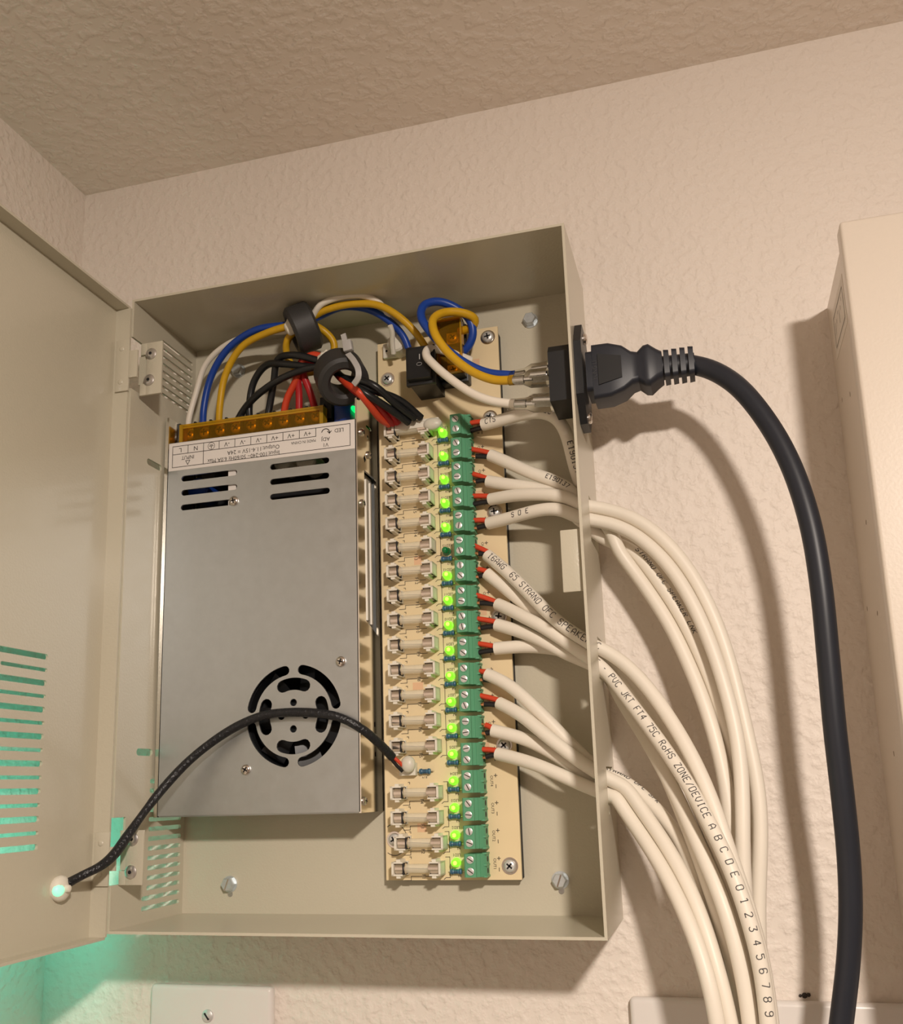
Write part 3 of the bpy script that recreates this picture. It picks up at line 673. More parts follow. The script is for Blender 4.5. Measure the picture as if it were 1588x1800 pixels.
for q in (p0.x, p1.x - 0.0008): mb.box(q, q + 0.0008, -0.0190, -0.0240, p1.z, p0.z)
for q in (p1.z, p0.z - 0.0008): mb.box(p0.x, p1.x, -0.0200, -0.0240, q, q + 0.0008)
mb.build('terminal_cover', M_amberf, mt)
# tie mount at the top left corner of the board
c = at(686, 616, y=-0.0100); mb = MB()
mb.box(c.x - 0.0040, c.x + 0.0060, BY, -0.0105, c.z - 0.0042, c.z + 0.0042, bev=0.0008); mb.lathe((c.x + 0.0055, BY, c.z + 0.0006), (0, -1, 0), [(0, 0.0050), (0.0085, 0.0050), (0.0095, 0.0042)], 22)
tm = mb.build('tie_mount', M_wht, fb)
p = [at(u, v, y=q) for u, v, q in ((692, 622, -0.018), (690, 600, -0.022), (690, 585, -0.025), (686, 572, -0.028))]
mb = MB().tube(crom(p), 0.0013, 8); mb.build('tie_tail', M_wht, tm)
MB().lathe((c.x - 0.0018, -0.0104, c.z - 0.0003), (0, -1, 0), [(0, 0.0006), (0.0002, 0.0006)], 10).build('mount_hole', M_dark, tm)

# ------------------------------------------------------------------ wires
def wire(name, label, cat, pts, r, m, group=None, sm=4, n=10):
    path = smooth(crom([at(u, v, y=y) for u, v, y in pts]), sm)
    t = thing(name, label, cat, path[0], group); MB().tube(path, r, n).build('insulation', m, t); return t, path
f1 = at(533, 577, y=-0.030); f2 = at(600, 663, y=-0.0365)
a1 = Vector((-0.86, -0.32, -0.40)).normalized()
def core(c, axis, ro, ri, hh, label):
    b = ro * 0.12
    prof = [(-hh + b, ro), (hh - b, ro), (hh, ro - b), (hh, ri + b), (hh - b, ri), (-hh + b, ri), (-hh, ri + b), (-hh, ro - b)]
    return tag(MB().ring_lathe(c, axis, prof, 40).build('ferrite_ring', M_fer), label, 'ferrite ring', 'ferrite rings on the wires')
core(f1, a1, 0.0126, 0.0072, 0.0064, 'upper black ferrite ring with blue and yellow wires through it')
a2 = Vector((0.42, -0.56, -0.71)).normalized()
core(f2, a2, 0.0128, 0.0066, 0.0080, 'lower black ferrite ring with a grey cable tie around it')
# AC leads from the supply through the upper ring
wire('white_wire', 'white mains wire from the supply L terminal through the upper ferrite ring', 'wire',
     [(331, 757, -.020), (332, 738, -.018), (345, 690, -.018), (362, 640, -.020), (400, 605, -.022), (460, 585, -.025), (505, 582, -.028), (540, 570, -.030), (562, 537, -.034), (585, 526, -.0345), (610, 520, -.0335), (640, 520, -.0315), (665, 530, -.028), (684, 556, -.022), (693, 590, -.017), (698, 612, -.014)], 0.0016, M_cable)
wire('blue_wire', 'blue mains wire from the supply N terminal arching through the upper ferrite ring', 'wire',
     [(357, 752, -.020), (358, 720, -.020), (372, 660, -.022), (402, 612, -.026), (450, 580, -.030), (500, 572, -.031), (540, 566, -.030), (562, 556, -.028), (600, 540, -.025), (645, 543, -.023), (685, 565, -.022), (710, 592, -.020), (718, 612, -.018)], 0.0019, M_blue)
wire('yellow_wire', 'yellow earth wire from the supply looping around the upper ferrite ring', 'wire',
     [(385, 748, -.020), (386, 720, -.022), (396, 660, -.025), (425, 610, -.029), (470, 585, -.032), (505, 574, -.033), (535, 568, -.031), (565, 578, -.024), (588, 604, -.020), (580, 635, -.018), (545, 655, -.018), (515, 645, -.021), (503, 615, -.025), (508, 592, -.029), (530, 574, -.029), (561, 550, -.031), (592, 539, -.031), (624, 534, -.030), (667, 537, -.029), (705, 559, -.027), (735, 590, -.023), (750, 614, -.020)], 0.0019, M_yel)
# DC leads
for i, pts in enumerate(([(413, 750, -.0190), (420, 735, -.0195), (432, 716, -.021), (452, 695, -.025), (490, 668, -.029), (545, 647, -.031), (577, 646, -.0325)],
                         [(441, 746, -.0190), (438, 722, -.0195), (446, 672, -.022), (468, 642, -.026), (500, 640, -.030), (545, 645, -.030), (580, 648, -.0305)],
                         [(469, 742, -.0190), (474, 715, -.020), (482, 668, -.024), (488, 632, -.028), (515, 624, -.032), (550, 631, -.031), (578, 641, -.0315)])):
    k = ((655, 676, -.040), (640, 690, -.041), (648, 683, -.038))[i]
    e = ((694, 709, -.031), (730, 736, -.020)), ((684, 718, -.031), (719, 743, -.020)), ((702, 703, -.028), (741, 735, -.018))
    wire('black_wire', ('lowest black wire crossing the others left of the lower ferrite ring', 'middle black wire bending down from the lower ferrite ring', 'top black wire arching highest left of the lower ferrite ring')[i], 'wire',
         pts + [(603, 664, -.0370), k] + list(e[i]), 0.0019, M_blk, 'black output wires')
for i, pts in enumerate(([(498, 737, -.0190), (500, 722, -.0200), (505, 700, -.022), (520, 670, -.025), (530, 640, -.028), (548, 624, -.030), (578, 634, -.0310)],
                         [(526, 733, -.0190), (526, 720, -.0200), (526, 690, -.022), (524, 655, -.026), (535, 630, -.029), (560, 632, -.030), (580, 640, -.0300)],
                         [(555, 730, -.0190), (553, 716, -.0200), (546, 690, -.022), (534, 660, -.024), (532, 635, -.027), (555, 637, -.029), (580, 645, -.0295)])):
    k = ((632, 690, -.042), (636, 694, -.038), (640, 698, -.036))[i]
    e = ((650, 712, -.036), (668, 735, -.026), (684, 746, -.018)), ((662, 712, -.032), (680, 732, -.024), (692, 745, -.018)), ((672, 710, -.030), (690, 728, -.023), (700, 744, -.018))
    wire('red_wire', ('left red wire fanning up from the amber terminal strip', 'middle red wire rising straight from the amber terminal strip', 'right red wire leaning in from the amber terminal strip')[i], 'wire',
         pts + [(602, 667, -.0370), k] + list(e[i]), 0.0019, M_dred if i else M_red, 'red output wires')
# white putty where the wires enter the rings
for (u, v, y, r_), lb in (((512, 574, -.0335, 0.0045), 'white glue blob in the mouth of the upper ferrite ring'), ((574, 637, -.0325, 0.0060), 'white glue blob in the mouth of the lower ferrite ring')):
    c = at(u, v, y=y); mb = MB(); bmesh.ops.create_icosphere(mb.bm, subdivisions=3, radius=r_)
    for q in mb.bm.verts: q.co = Vector((q.co.x * 0.8, q.co.y * 0.7, q.co.z * 1.05)) * (1 + 0.12 * math.sin(q.co.x * 1500) * math.cos(q.co.z * 1100)) + c
    tag(mb.build('glue_blob', M_wht), lb, 'glue', 'glue in the ferrite rings')
# grey cable tie round the lower ring
u_ = a2.orthogonal().normalized(); w_ = a2.cross(u_)
up = (Vector((-0.15, -0.35, 0.9)) - a2 * Vector((-0.15, -0.35, 0.9)).dot(a2)).normalized(); sd = a2
tie = thing('cable_tie', 'grey cable tie wrapped around the lower ferrite ring, tail pointing up', 'cable tie', f2)
fw = up.cross(a2).normalized()
if fw.y > 0: fw = -fw
cen = f2 + fw * 0.0092
loop = [cen + fw * (0.0038 * sa) + a2 * (0.0074 * ca) for sa, ca in [(math.sin(k * pi / 12), math.cos(k * pi / 12)) for k in range(25)]]
mb = MB(); V = []
for i, p in enumerate(loop[:-1]):
    n = (p - cen).normalized()
    V.append([p + up * 0.0014, p + up * 0.0014 + n * 0.0008, p - up * 0.0014 + n * 0.0008, p - up * 0.0014])
V.append(V[0]); mb.bm.free()
p = [at(612, 640, y=-.049), at(612, 622, y=-.049), at(612, 606, y=-.048)]
# strap over the visible shoulder of the ring
sp = [at(u, v, y=q) for u, v, q in ((612, 622, -.0475), (622, 634, -.0505), (630, 650, -.0520), (630, 664, -.0515), (622, 676, -.0500))]
path = crom(sp); mb = MB(); rr = []
for i, q in enumerate(path):
    t_ = (path[min(i + 1, len(path) - 1)] - path[max(i - 1, 0)]).normalized(); n = Vector((0.3, -1, 0.1)); n = (n - t_ * n.dot(t_)).normalized(); b_ = t_.cross(n)
    rr.append([q + b_ * 0.0014 + n * 0.0004, q - b_ * 0.0014 + n * 0.0004, q - b_ * 0.0014 - n * 0.0005, q + b_ * 0.0014 - n * 0.0005])
mb.rings(rr); mb.build('strap_band', M_tie, tie)
hd = at(612, 609, y=-.047); mb = MB(); mb.box(hd.x - 0.0023, hd.x + 0.0023, hd.y - 0.0018, hd.y + 0.0018, hd.z - 0.0028, hd.z + 0.0028, bev=0.0005, rot=Matrix.Rotation(-0.15, 3, 'Y')); mb.build('tie_head', M_tie, tie)
tl = at(606, 595, y=-.046); mb = MB(); mb.box(tl.x - 0.0013, tl.x + 0.0013, tl.y - 0.0005, tl.y + 0.0005, tl.z - 0.0030, tl.z + 0.0024, rot=Matrix.Rotation(-0.25, 3, 'Y')); mb.build('tie_tail', M_tie, tie)

# ------------------------------------------------------------------ mains inlet, cord
IY, IZ = -0.0425, 0.2390
inl = thing('power_inlet', 'black mains inlet socket in the right side of the enclosure', 'inlet', (W, IY, IZ))
pf = [(-0.0145, -0.0125), (-0.0145, 0.0125), (-0.0060, 0.0238), (0.0060, 0.0238), (0.0145, 0.0125), (0.0145, -0.0125), (0.0060, -0.0238), (-0.0060, -0.0238)]
MB().prism(pf, lambda a, b, w_: (w_, IY + a, IZ + b), W + 0.0001, W + 0.0034).build('flange', M_black, inl, ang=20)
bp = [(-0.0120, -0.0135), (-0.0120, 0.0100), (-0.0085, 0.0140), (0.0085, 0.0140), (0.0120, 0.0100), (0.0120, -0.0135)]
MB().prism(bp, lambda a, b, w_: (w_, IY + a, IZ + b), 0.2085, W + 0.0002).build('socket_body', M_black, inl, ang=20)
for q in (-1, 1): phillips('flange_screw', (W + 0.0034, IY, IZ + q * 0.0192), (1, 0, 0), 0.0026, M_nick, inl)[1].bm.free()
# leads with spade connectors
def spade(t, tip, back, sleeve=True):
    tip, back = Vector(tip), Vector(back); d = (tip - back).normalized(); ln = (tip - back).length
    up_ = Vector((0, 0, 1)); sdv = d.cross(up_).normalized()
    mb = MB()
    def q(a, b, h, wd, th):
        vs = [back + d * s + sdv * (wd * i) + up_ * (h + th * j) for s in (a, b) for i in (-1, 1) for j in (-1, 1)]
        mb.add(vs, [(0, 1, 3, 2), (4, 5, 7, 6), (0, 1, 5, 4), (2, 3, 7, 6), (0, 2, 6, 4), (1, 3, 7, 5)])
    q(ln * 0.45, ln * 0.92, 0, 0.0032, 0.0004)
    mb.tube([back + d * ln * 0.5 + sdv * 0.0028 + up_ * 0.0007, back + d * ln * 0.9 + sdv * 0.0028 + up_ * 0.0007], 0.0011, 8); mb.tube([back + d * ln * 0.5 - sdv * 0.0028 + up_ * 0.0007, back + d * ln * 0.9 - sdv * 0.0028 + up_ * 0.0007], 0.0011, 8)
    mb.tube([back - d * 0.001, back + d * ln * 0.28], 0.0017, 10); mb.tube([back + d * ln * 0.26, back + d * ln * 0.5], 0.0010, 8)
    mb.build('spade_terminal', M_zinc, t)
    if sleeve:
        MB().lathe(back - d * 0.002, d, [(0, 0.0024), (ln * 0.35, 0.0026), (ln * 0.55, 0.0043), (ln, 0.0044)], 16).build('clear_sleeve', M_clear, t)
tips = {'blue': (974, 650, -.036), 'yellow': (972, 662, -.049), 'white': (980, 707, -.046)}
bk = {'blue': (905, 660, -.033), 'yellow': (903, 668, -.046), 'white': (905, 710, -.043)}
t, _ = wire('blue_wire', 'blue wire looping over the amber mains terminal to the inlet', 'wire', [bk['blue'], (860, 656, -.033), (825, 642, -.034), (790, 618, -.036), (760, 588, -.038), (740, 556, -.037), (746, 536, -.034), (770, 530, -.030), (800, 540, -.026), (826, 562, -.023), (832, 588, -.021), (822, 612, -.019), (812, 620, -.018)], 0.0021, M_blue)
spade(t, at(*tips['blue'][:2], y=tips['blue'][2]), at(*bk['blue'][:2], y=bk['blue'][2]))
t, _ = wire('yellow_wire', 'yellow wire looping in front of the amber mains terminal to the inlet', 'wire', [bk['yellow'], (870, 668, -.044), (830, 653, -.043), (790, 622, -.043), (764, 585, -.042), (762, 560, -.038), (782, 549, -.033), (815, 550, -.028), (836, 560, -.024), (834, 573, -.021), (818, 580, -.019), (808, 583, -.018)], 0.0021, M_yel)
spade(t, at(*tips['yellow'][:2], y=tips['yellow'][2]), at(*bk['yellow'][:2], y=bk['yellow'][2]))
t, _ = wire('white_wire', 'white wire hooking round the rocker switch to the inlet', 'wire', [bk['white'], (870, 706, -.043), (835, 694, -.042), (795, 668, -.040), (762, 640, -.037), (749, 624, -.034), (754, 613, -.030), (775, 615, -.026), (805, 625, -.022), (828, 634, -.018)], 0.0021, M_cable)
spade(t, at(*tips['white'][:2], y=tips['white'][2]), at(*bk['white'][:2], y=bk['white'][2]))
# plug and cord
cord = thing('mains_cable', 'thick black power cord plugged into the right side of the enclosure', 'power cord', (W + 0.01, IY, IZ))
def sec(x, hy, hz, r, n=5, dz=0.0):
    P = []
    for sx, sz, a0 in ((1, 1, 0), (-1, 1, pi / 2), (-1, -1, pi), (1, -1, 1.5 * pi)):
        for k in range(n): a = a0 + k * pi / 2 / (n - 1); P.append(Vector((x, IY + sx * (hy - r) + r * math.cos(a), IZ + dz + sz * (hz - r) + r * math.sin(a))))
    return P
ps = W + 0.0034
ct = at(1222, 640, y=IY).x - ps     # far end of the strain relief
prof = [(0.0010, .0090, .0095, .002), (0.0040, .0090, .0095, .002), (0.0040, .0078, .0130, .002), (0.0120, .0080, .0128, .002), (0.0185, .0080, .0108, .0022), (0.0225, .0072, .0080, .0026), (0.0255, .0070, .0074, .003), (0.0285, .0080, .0096, .003), (0.0310, .0080, .0100, .003), (0.0345, .0072, .0076, .003), (0.0370, .0064, .0064, .003)]
sc_ = ct / 0.052
rings = [sec(ps + a * sc_, b, c_, r_) for a, b, c_, r_ in prof]
pg = MB().rings(rings).build('plug', M_rubber, cord, ang=30)
mb = MB(); mb.prism([(0.0068, -0.0072), (0.0068, 0.0074), (0.0180, 0.0052), (0.0180, -0.0050)], lambda a, b, w_: (ps + a * sc_, w_, IZ + b), IY - 0.0086, IY - 0.0078); mb.build('grip_panel', M_black, pg, ang=20)
mb = MB(); vs, fs = text_geo('YUNG LI', 0.0030)
mb.add([(ps + 0.0052 * sc_ - b, IY - 0.0081, IZ + a * 0.8) for a, b in vs], fs); mb.build('moulded_mark', M_boss, pg, flat=True)
mb = MB().lathe((ps + 0.0365 * sc_, IY, IZ), (1, 0, 0), [(0, 0.0054), (ct - 0.0365 * sc_, 0.0050)], 18)
for k in range(4):
    a = 0.0378 + k * 0.0038
    mb.rings([sec(ps + a * sc_, .0064, .0066, .002), sec(ps + (a + 0.0024) * sc_, .0062, .0064, .002)])
mb.build('strain_relief', M_rubber, cord, ang=30)
pts = [(1216, 641, IY), (1240, 645, IY - .001), (1290, 672, -.048), (1345, 735, -.053), (1390, 815, -.057), (1425, 920, -.060), (1444, 1030, -.061), (1456, 1150, -.060), (1468, 1280, -.058), (1482, 1400, -.055), (1492, 1500, -.052), (1496, 1590, -.050), (1492, 1690, -.048), (1478, 1810, -.046), (1470, 1880, -.045)]
path = smooth(crom([at(u, v, y=y) for u, v, y in pts], 0.002), 10); MB().tube(path, 0.0043, 20).build('cable', M_rubber, cord)

# ------------------------------------------------------------------ speaker cables
ORD = ['topmost', 'second', 'third', 'fourth', 'fifth', 'sixth', 'seventh', 'eighth', 'ninth', 'tenth', 'eleventh', 'twelfth', 'thirteenth', 'fourteenth']
# per cable: red wire, black wire, inner jacket points, point in the slot (y,z), outer points (u,v), y at the end
CB = [
 dict(r=[(826, 744), (850, 741)], b=[(826, 758), (850, 752)], i=[(849, 747, -.0135), (880, 740, -.016), (915, 728, -.020), (950, 722, -.024), (978, 727, -.027), (996, 752, -.028), (1004, 790, -.026), (1010, 825, -.022)], s=(-.0120, .1800), o=[(1085, 938), (1130, 966), (1170, 1012), (1203, 1064), (1232, 1122), (1256, 1180), (1272, 1232), (1292, 1300), (1312, 1380), (1320, 1450), (1320, 1540), (1326, 1640), (1334, 1740), (1340, 1830)], e=-.030,
      t=[('CTS', .003, .0026), ('16/2C', .030, .0026), ('E190137 SUN RES', .056, .0026)]),
 dict(r=[(826, 789), (863, 797)], b=[(828, 801), (862, 804)], i=[(862, 800, -.0135), (890, 811, -.015), (925, 828, -.018), (960, 843, -.020), (1000, 858, -.021)], s=(-.0195, .1815), o=[(1060, 926), (1100, 972), (1138, 1030), (1177, 1092), (1206, 1153), (1232, 1211), (1250, 1260), (1272, 1340), (1284, 1410), (1292, 1500), (1302, 1600), (1312, 1720), (1320, 1830)], e=-.038, t=[('E190137', .034, .0022)]),
 dict(r=[(828, 832), (858, 842)], b=[(828, 847), (857, 844)], i=[(858, 846, -.0135), (890, 852, -.016), (930, 857, -.019), (965, 862, -.021), (1000, 868, -.022)], s=(-.0195, .1750), o=[(1075, 945), (1115, 978), (1150, 1018), (1185, 1066), (1215, 1118), (1240, 1174), (1258, 1224), (1282, 1310), (1296, 1400), (1308, 1500), (1318, 1600), (1326, 1720), (1330, 1830)], e=-.034, ph=0.5, t=[('STRAND OFC SPEAKER LNK', .085, .0026)]),
 dict(r=[(828, 872), (864, 873)], b=[(830, 887), (866, 881)], i=[(863, 878, -.0135), (890, 872, -.018), (930, 867, -.023), (975, 869, -.027), (1010, 876, -.029)], s=(-.0270, .1832), o=[(1085, 898), (1125, 918), (1168, 953), (1210, 1004), (1248, 1070), (1276, 1145), (1296, 1220), (1312, 1285), (1330, 1365), (1338, 1440), (1336, 1520), (1333, 1600), (1336, 1700), (1342, 1830)], e=-.040, t=[]),
 dict(r=[(828, 915), (857, 915)], b=[(830, 930), (862, 923)], i=[(859, 920, -.0135), (890, 913, -.018), (925, 902, -.023), (965, 892, -.027), (1005, 892, -.029)], s=(-.0272, .1762), o=[(1095, 922), (1140, 952), (1180, 992), (1216, 1052), (1250, 1128), (1276, 1205), (1294, 1280), (1304, 1360), (1306, 1430), (1306, 1510), (1312, 1600), (1322, 1710), (1330, 1830)], e=-.047, t=[('S D E', .016, .0024)]),
 dict(r=[(831, 958), (860, 972)], b=[(833, 972), (856, 975)], i=[(857, 976, -.0135), (880, 994, -.017), (912, 1024, -.021), (945, 1058, -.025), (980, 1096, -.028), (1010, 1122, -.029)], s=(-.0285, .1185), o=[(1085, 1154), (1122, 1188), (1160, 1236), (1190, 1282), (1220, 1335), (1246, 1393), (1266, 1450), (1286, 1510), (1312, 1600), (1336, 1700), (1350, 1830)], e=-.056,
      t=[('16AWG', .003, .0030), ('65 STRAND OFC SPEAKER C', .0195, .0030)]),
 dict(r=[(832, 998), (856, 1005)], b=[(833, 1015), (856, 1011)], i=[(856, 1008, -.0135), (885, 1030, -.015), (920, 1062, -.017), (955, 1092, -.019), (990, 1120, -.021)], s=(-.0190, .1180), o=[(1098, 1185), (1135, 1228), (1168, 1282), (1192, 1335), (1215, 1390), (1242, 1450), (1266, 1510), (1288, 1570), (1312, 1660), (1328, 1750), (1336, 1830)], e=-.055, t=[]),
 dict(r=[(835, 1045), (876, 1060)], b=[(835, 1059), (875, 1063)], i=[(875, 1062, -.0135), (905, 1074, -.018), (945, 1094, -.023), (985, 1116, -.026), (1012, 1134, -.027)], s=(-.0278, .1118), o=[(1082, 1200), (1106, 1232), (1140, 1276), (1176, 1326), (1210, 1378), (1240, 1432), (1270, 1492), (1296, 1553), (1320, 1627), (1340, 1705), (1354, 1830)], e=-.066,
      t=[('E - PVC JKT FT4 75C RoHS ZONE/DEVICE ', .0590, .00288), ('A B C D E 0 1 2 3 4 5 6 7 8 9', None, .0029)]),
 dict(r=[(836, 1087), (874, 1094)], b=[(836, 1105), (873, 1101)], i=[(873, 1098, -.0135), (905, 1106, -.016), (945, 1122, -.019), (985, 1144, -.021), (1015, 1160, -.021)], s=(-.0195, .1110), o=[(1090, 1228), (1128, 1285), (1162, 1345), (1192, 1402), (1218, 1458), (1242, 1512), (1264, 1565), (1290, 1645), (1312, 1740), (1324, 1830)], e=-.060, t=[]),
 dict(r=[(838, 1131), (870, 1137)], b=[(838, 1148), (870, 1143)], i=[(870, 1140, -.0135), (905, 1137, -.014), (945, 1134, -.0145), (985, 1140, -.0145), (1015, 1152, -.014)], s=(-.0120, .1140), o=[(1105, 1240), (1140, 1300), (1168, 1355), (1192, 1410), (1212, 1462), (1232, 1518), (1252, 1575), (1280, 1660), (1304, 1750), (1315, 1830)], e=-.050, t=[]),
 dict(r=[(839, 1180), (856, 1182)], b=[(840, 1194), (860, 1196)], i=[(856, 1185, -.0135), (885, 1196, -.016), (915, 1218, -.018), (950, 1256, -.020), (985, 1295, -.021), (1015, 1322, -.021)], s=(-.0190, .0630), o=[(1102, 1372), (1140, 1408), (1176, 1446), (1202, 1482), (1220, 1525), (1236, 1580), (1256, 1655), (1272, 1730), (1284, 1830)], e=-.046, ph=1.0, t=[('65 STRAND OFC SPK', .066, .0024)]),
 dict(r=[(841, 1222), (879, 1232)], b=[(842, 1237), (877, 1240)], i=[(878, 1236, -.0135), (905, 1248, -.018), (945, 1275, -.022), (985, 1310, -.025), (1020, 1340, -.027)], s=(-.0265, .0610), o=[(1105, 1398), (1142, 1448), (1178, 1502), (1208, 1560), (1236, 1628), (1260, 1705), (1280, 1780), (1290, 1830)], e=-.058, t=[]),
 dict(r=[(845, 1270), (867, 1281)], b=[(845, 1290), (866, 1288)], i=[(866, 1284, -.0135), (900, 1291, -.015), (935, 1302, -.016), (975, 1325, -.018), (1012, 1352, -.019)], s=(-.0190, .0560), o=[(1100, 1412), (1136, 1462), (1168, 1512), (1198, 1568), (1226, 1632), (1250, 1705), (1268, 1775), (1276, 1830)], e=-.050, t=[]),
 dict(r=[(843, 1317), (875, 1320)], b=[(845, 1333), (872, 1327)], i=[(875, 1325, -.0135), (905, 1332, -.017), (945, 1344, -.021), (990, 1364, -.024), (1022, 1380, -.025)], s=(-.0262, .0545), o=[(1095, 1416), (1128, 1462), (1160, 1512), (1192, 1570), (1220, 1635), (1244, 1708), (1260, 1780), (1266, 1830)], e=-.062, t=[])]
RC = 0.00305
PATHS = []
for cb in CB:
    pts = [at(u, v, y=y) for u, v, y in cb['i']]
    sp = Vector((W - T / 2, cb['s'][0], cb['s'][1])); pts.append(sp)
    n = len(cb['o'])
    for k, (u, v) in enumerate(cb['o']):
        s = min(1, (k + 1.0) / n * 1.15); s = s * s * (3 - 2 * s)
        pts.append(at(u, v, y=cb['s'][0] + (cb['e'] - cb['s'][0]) * s))
    PATHS.append(smooth(crom(pts, 0.0015), 10))
from mathutils.kdtree import KDTree
for it in range(40):          # let the bundled cables settle beside each other
    kd = KDTree(sum(len(p) for p in PATHS)); idx = []
    for a, p in enumerate(PATHS):
        for k, v in enumerate(p): kd.insert(v, len(idx)); idx.append((a, k))
    kd.balance(); mv = {}
    for n, (a, k) in enumerate(idx):
        p = PATHS[a][k]
        if k < 8: continue
        for co, m, dist in kd.find_range(p, RC * 2.02):
            b = idx[m][0]
            if b != a and dist > 1e-6: mv[n] = mv.get(n, Vector()) + (p - co).normalized() * (RC * 2.02 - dist) * 0.12
    for n, d in mv.items():
        a, k = idx[n]
        if d.length > 0.0008: d = d.normalized() * 0.0008
        v = PATHS[a][k] + d; v.y = min(v.y, -RC - 0.0004)
        if abs(v.x - W) < 0.004:
            sl = SL[0] if v.z > 0.145 else (SL[1] if v.z > 0.085 else SL[2])
            v.y = -min(max(-v.y, sl[0] + RC), sl[1] - RC); v.z = min(max(v.z, sl[2] + RC), sl[3] - RC)
        PATHS[a][k] = v
    PATHS = [smooth(p, 1) for p in PATHS]
for i, cb in enumerate(CB):
    path = PATHS[i]
    t = thing('speaker_cable', 'white speaker cable with red and black cores in the %s green terminal%s' % (ORD[i], '' if i == 0 else ' from the top'), 'cable', path[0], 'speaker cables')
    MB().tube(path, RC, 14).build('jacket', M_cable, t)
    for nm, q, m, dz in (('red_core', cb['r'], M_red, 1), ('black_core', cb['b'], M_blk, -1)):
        a = at(*q[0], y=-.0122); b = at(*q[1], y=-.0130); sh = 0.0028 if (dz < 0 and i % 3) or i in (6, 12) else 0.0006; d = (b - a)
        pp = crom([a + d.normalized() * sh, a + d * 0.6 + Vector((0, 0, 0.0002)), b + d.normalized() * 0.002])
        MB().tube(pp, 0.0013, 10).build(nm, m, t)
        MB().tube([a - Vector((0.0030, 0, 0)), a + d.normalized() * (sh + 0.0006)], 0.0009, 8).build('copper_strands', M_cop, t)
    if cb['t']:
        mb = MB()
        q = 0
        for s, s0, hh in cb['t']: s0 = q if s0 is None else s0; q = s0 + cable_print(mb, path, s, RC, s0, hh, phase=cb.get('ph', 0))
        mb.build('jacket_print', M_print, t, flat=True)['kind'] = 'stuff'

# ------------------------------------------------------------------ indicator light on the door
dl = at(101, 1562, x=-0.0080)
LT_ = Vector((-0.0080, dl.y, dl.z))
ld = thing('indicator_lead', 'black sleeved lead from the fuse board to a glowing green light in the door', 'indicator light', LT_)
pts = [(690, 1331, -.0185), (672, 1312, -.024), (640, 1284, -.032), (600, 1262, -.0362), (560, 1254, -.0372), (520, 1252, -.0375), (470, 1256, -.0378), (430, 1270, -.0385), (385, 1296, -.0405), (335, 1335, -.0445), (290, 1382, -.050), (255, 1426, -.0575), (225, 1468, -.0655), (200, 1503, -.0725), (175, 1524, -.0790), (150, 1536, -.0835), (122, 1551, LT_.y + .0030)]
path = smooth(crom([at(u, v, y=y) for u, v, y in pts]), 4)
rr = [0.0021 + 0.00025 * math.sin(i * 0.21) * (1 if i > len(path) * 0.72 else 0.2) for i in range(len(path))]
MB().tube(path, rr, 12).build('sleeve', M_sleeve, ld)
for q, m, nm in ((((688, 1328, -.0185), (700, 1338, -.017), (708, 1346, -.0155)), M_red, 'red_core'), (((688, 1334, -.0185), (698, 1346, -.017), (708, 1356, -.0155)), M_blk, 'black_core')):
    MB().tube(crom([at(u, v, y=y) for u, v, y in q]), 0.0009, 8).build(nm, m, ld)
MB().lathe(LT_, (1, 0, 0), [(0, 0.0051), (0.0014, 0.0055), (0.0028, 0.0051), (0.0040, 0.0039), (0.0046, 0.0018), (0.0060, 0.0014), (0.0064, 0.0008)], 24).build('light_holder', M_wht, ld)
MB().lathe(LT_ + Vector((0.0017, -0.0026, -0.0004)), (1, -0.50, 0), [(0, 0.0027), (0.0016, 0.0027), (0.0024, 0.0022), (0.0029, 0.0009)], 18).build('holder_glow', M_glow, ld)  # emissive lump painting the LED's glow through the side of the white holder
MB().lathe(LT_ + Vector((-0.0014, 0, 0)), (-1, 0, 0), [(0, 0.0042), (0.0015, 0.0040), (0.0016, 0.0024), (0.0050, 0.0024), (0.0062, 0.0014), (0.0066, 0.0003)], 18).build('light_lens', M_ind, ld)
_l = bpy.data.lights.new('indicator_glow', 'SPOT'); _l.energy = 0.15; _l.color = (0.0, 1.0, 0.72); _l.shadow_soft_size = 0.006
_l.spot_size = R(180); _l.spot_blend = 0.35
_o = bpy.data.objects.new('indicator_glow', _l); C.objects.link(_o); _o.location = LT_ + Vector((-0.0080, 0, 0)); _o.rotation_euler = (0, R(90), 0)   # the lens shines away from the door

# ------------------------------------------------------------------ white wall plates
def plate(name, x0, x1, z0, z1, label, screws):
    t = thing(name, label, 'wall plate', ((x0 + x1) / 2, 0, z0), 'white wall plates')
    mb = MB(); mb.box(x0, x1, -0.0058, 0, z0, z1, bev=0.0022, seg=4); mb.build('plate', M_plate, t)
    for x, z in screws:
        mb = MB().lathe((x, -0.0058, z), (0, -1, 0), [(0, 0.0031), (0.0006, 0.0029), (0.0012, 0.0018), (0.0014, 0.0004)], 20); s = mb.build('plate_screw', M_screw, t)
        mb = MB(); mb.box(x - 0.0019, x + 0.0019, -0.0073, -0.0069, z - 0.0004, z + 0.0004, rot=Matrix.Rotation(0.9, 3, 'Y')); mb.build('screw_slot', M_dark, s)
pa, pb = at(267, 1729, y=-0.004), at(480, 1730, y=-0.004)
sc1 = at(365, 1786, y=-0.006)
plate('wall_plate', pa.x, pb.x, pa.z - 0.114, pa.z, 'blank white plate with one screw visible, below the enclosure', [(sc1.x, sc1.z), (sc1.x, sc1.z - 0.0833)])
pc = at(1107, 1752, y=-0.004)
plate('wall_plate', pc.x, pc.x + 0.163, pc.z - 0.114, pc.z, 'wide white plate behind the hanging speaker cables and power cord', [(pc.x + 0.035, pc.z - 0.06), (pc.x + 0.128, pc.z - 0.06)])

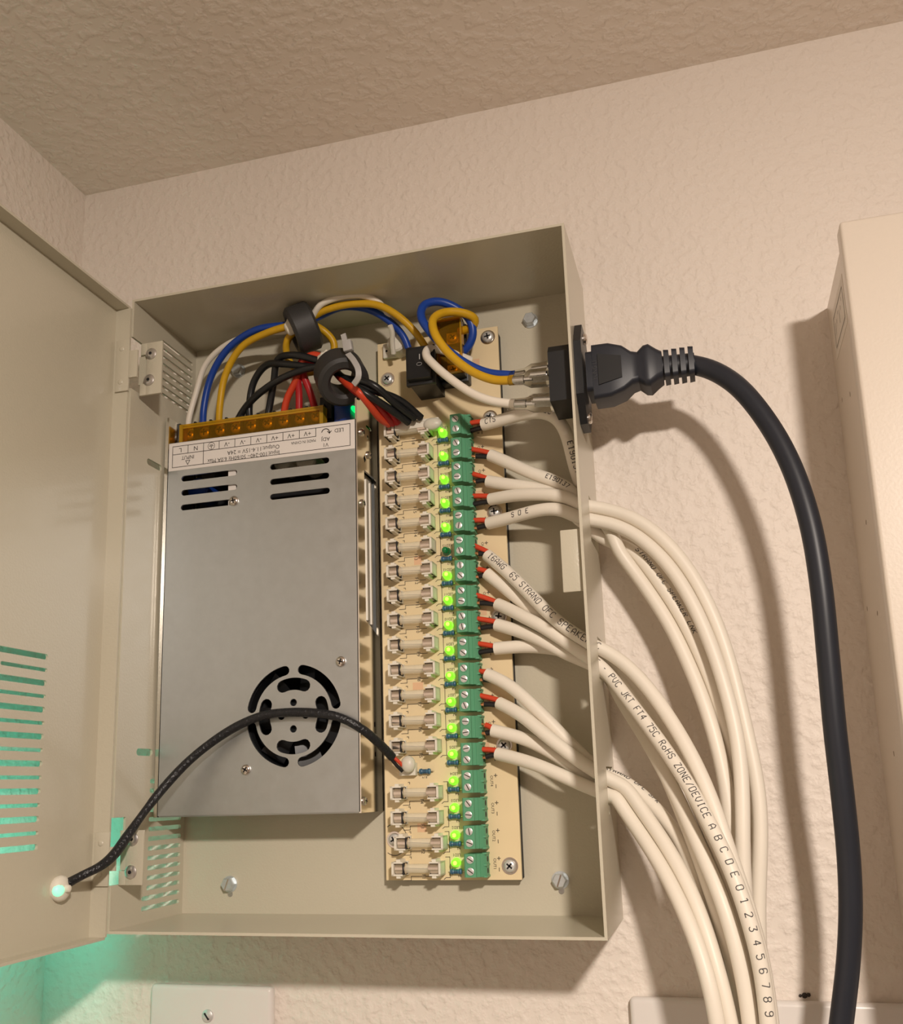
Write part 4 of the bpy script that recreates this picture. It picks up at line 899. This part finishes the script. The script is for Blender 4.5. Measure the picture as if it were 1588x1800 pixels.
# ------------------------------------------------------------------ second cabinet
KX, KZ0, KZ1, KD = 0.3345, -0.0200, 0.2760, 0.0740
cab = thing('metal_cabinet', 'closed cream metal cabinet with a side sticker, on the wall beside the power cord', 'cabinet', (KX + 0.14, 0, KZ0))
hs = []
for u, v in ((1481, 703), (1495, 693), (1523, 918), (1525, 1070), (1543, 1078), (1572, 1325)):
    c = at(u, v, x=KX); hs.append(stadium(-c.y - 0.0012, -c.y + 0.0012, c.z - 0.0011, c.z + 0.0011))
hs = [h for h in hs if all(0.001 < a < 0.064 for a, b in h)]
sheet(rect(0, 0.0655, KZ0, KZ1), hs, lambda a, b, w_: (KX + w_, -a, b), 0.0012).build('side_panel', M_cab, cab)
mb = MB(); mb.box(KX + 0.0012, KX + 0.28, -0.0655, 0, KZ1 - 0.0012, KZ1); mb.box(KX + 0.0012, KX + 0.28, -0.0655, 0, KZ0, KZ0 + 0.0012); mb.box(KX + 0.279, KX + 0.2802, -0.0655, 0, KZ0, KZ1)
mb.build('shell', M_cab, cab)
MB().box(KX + 0.0012, KX + 0.279, -0.0030, -0.0018, KZ0, KZ1).build('back_panel', M_dark, cab)
MB().box(KX - 0.0022, KX + 0.2825, -KD, -0.0640, KZ0 - 0.002, KZ1 + 0.0022, bev=0.0014, seg=3).build('front_door', M_cab, cab)
s0, s1, s2, s3 = at(1479, 478, x=KX), at(1464, 560, x=KX), at(1490, 556, x=KX), at(1474, 640, x=KX)
yA, yB = min(s0.y, s2.y), max(s1.y, s3.y); zA, zB = (s0.z + s1.z) / 2, (s2.z + s3.z) / 2
st = MB().box(KX - 0.0002, KX + 0.0001, yA, yB, zB, zA).build('sticker', M_stick, cab)
mb = MB()
def line_yz(pts, wd):
    for (a, b), (c_, d) in zip(pts, pts[1:]):
        p, q = Vector((0, a, b)), Vector((0, c_, d)); t_ = (q - p).normalized() * wd / 2; n = Vector((0, -t_.z, t_.y))
        mb.add([(KX - 0.0003, v.y, v.z) for v in (p - n, q - n, q + n, p + n)], [(0, 1, 2, 3)])
m_ = (yB - yA) * 0.1
line_yz([(yA + m_, zA - m_), (yB - m_, zA - m_), (yB - m_, zB + m_), (yA + m_, zB + m_), (yA + m_, zA - m_)], 0.0006)
for k in range(6): line_yz([(yB - m_ * (2.2 + k * 1.1), zA - m_ * 2), (yB - m_ * (2.2 + k * 1.1), zB + m_ * (2 + (k % 3)))], 0.0005)
mb.build('sticker_print', mat('faded_print', (0.30, 0.27, 0.24), 0.6), st, flat=True)
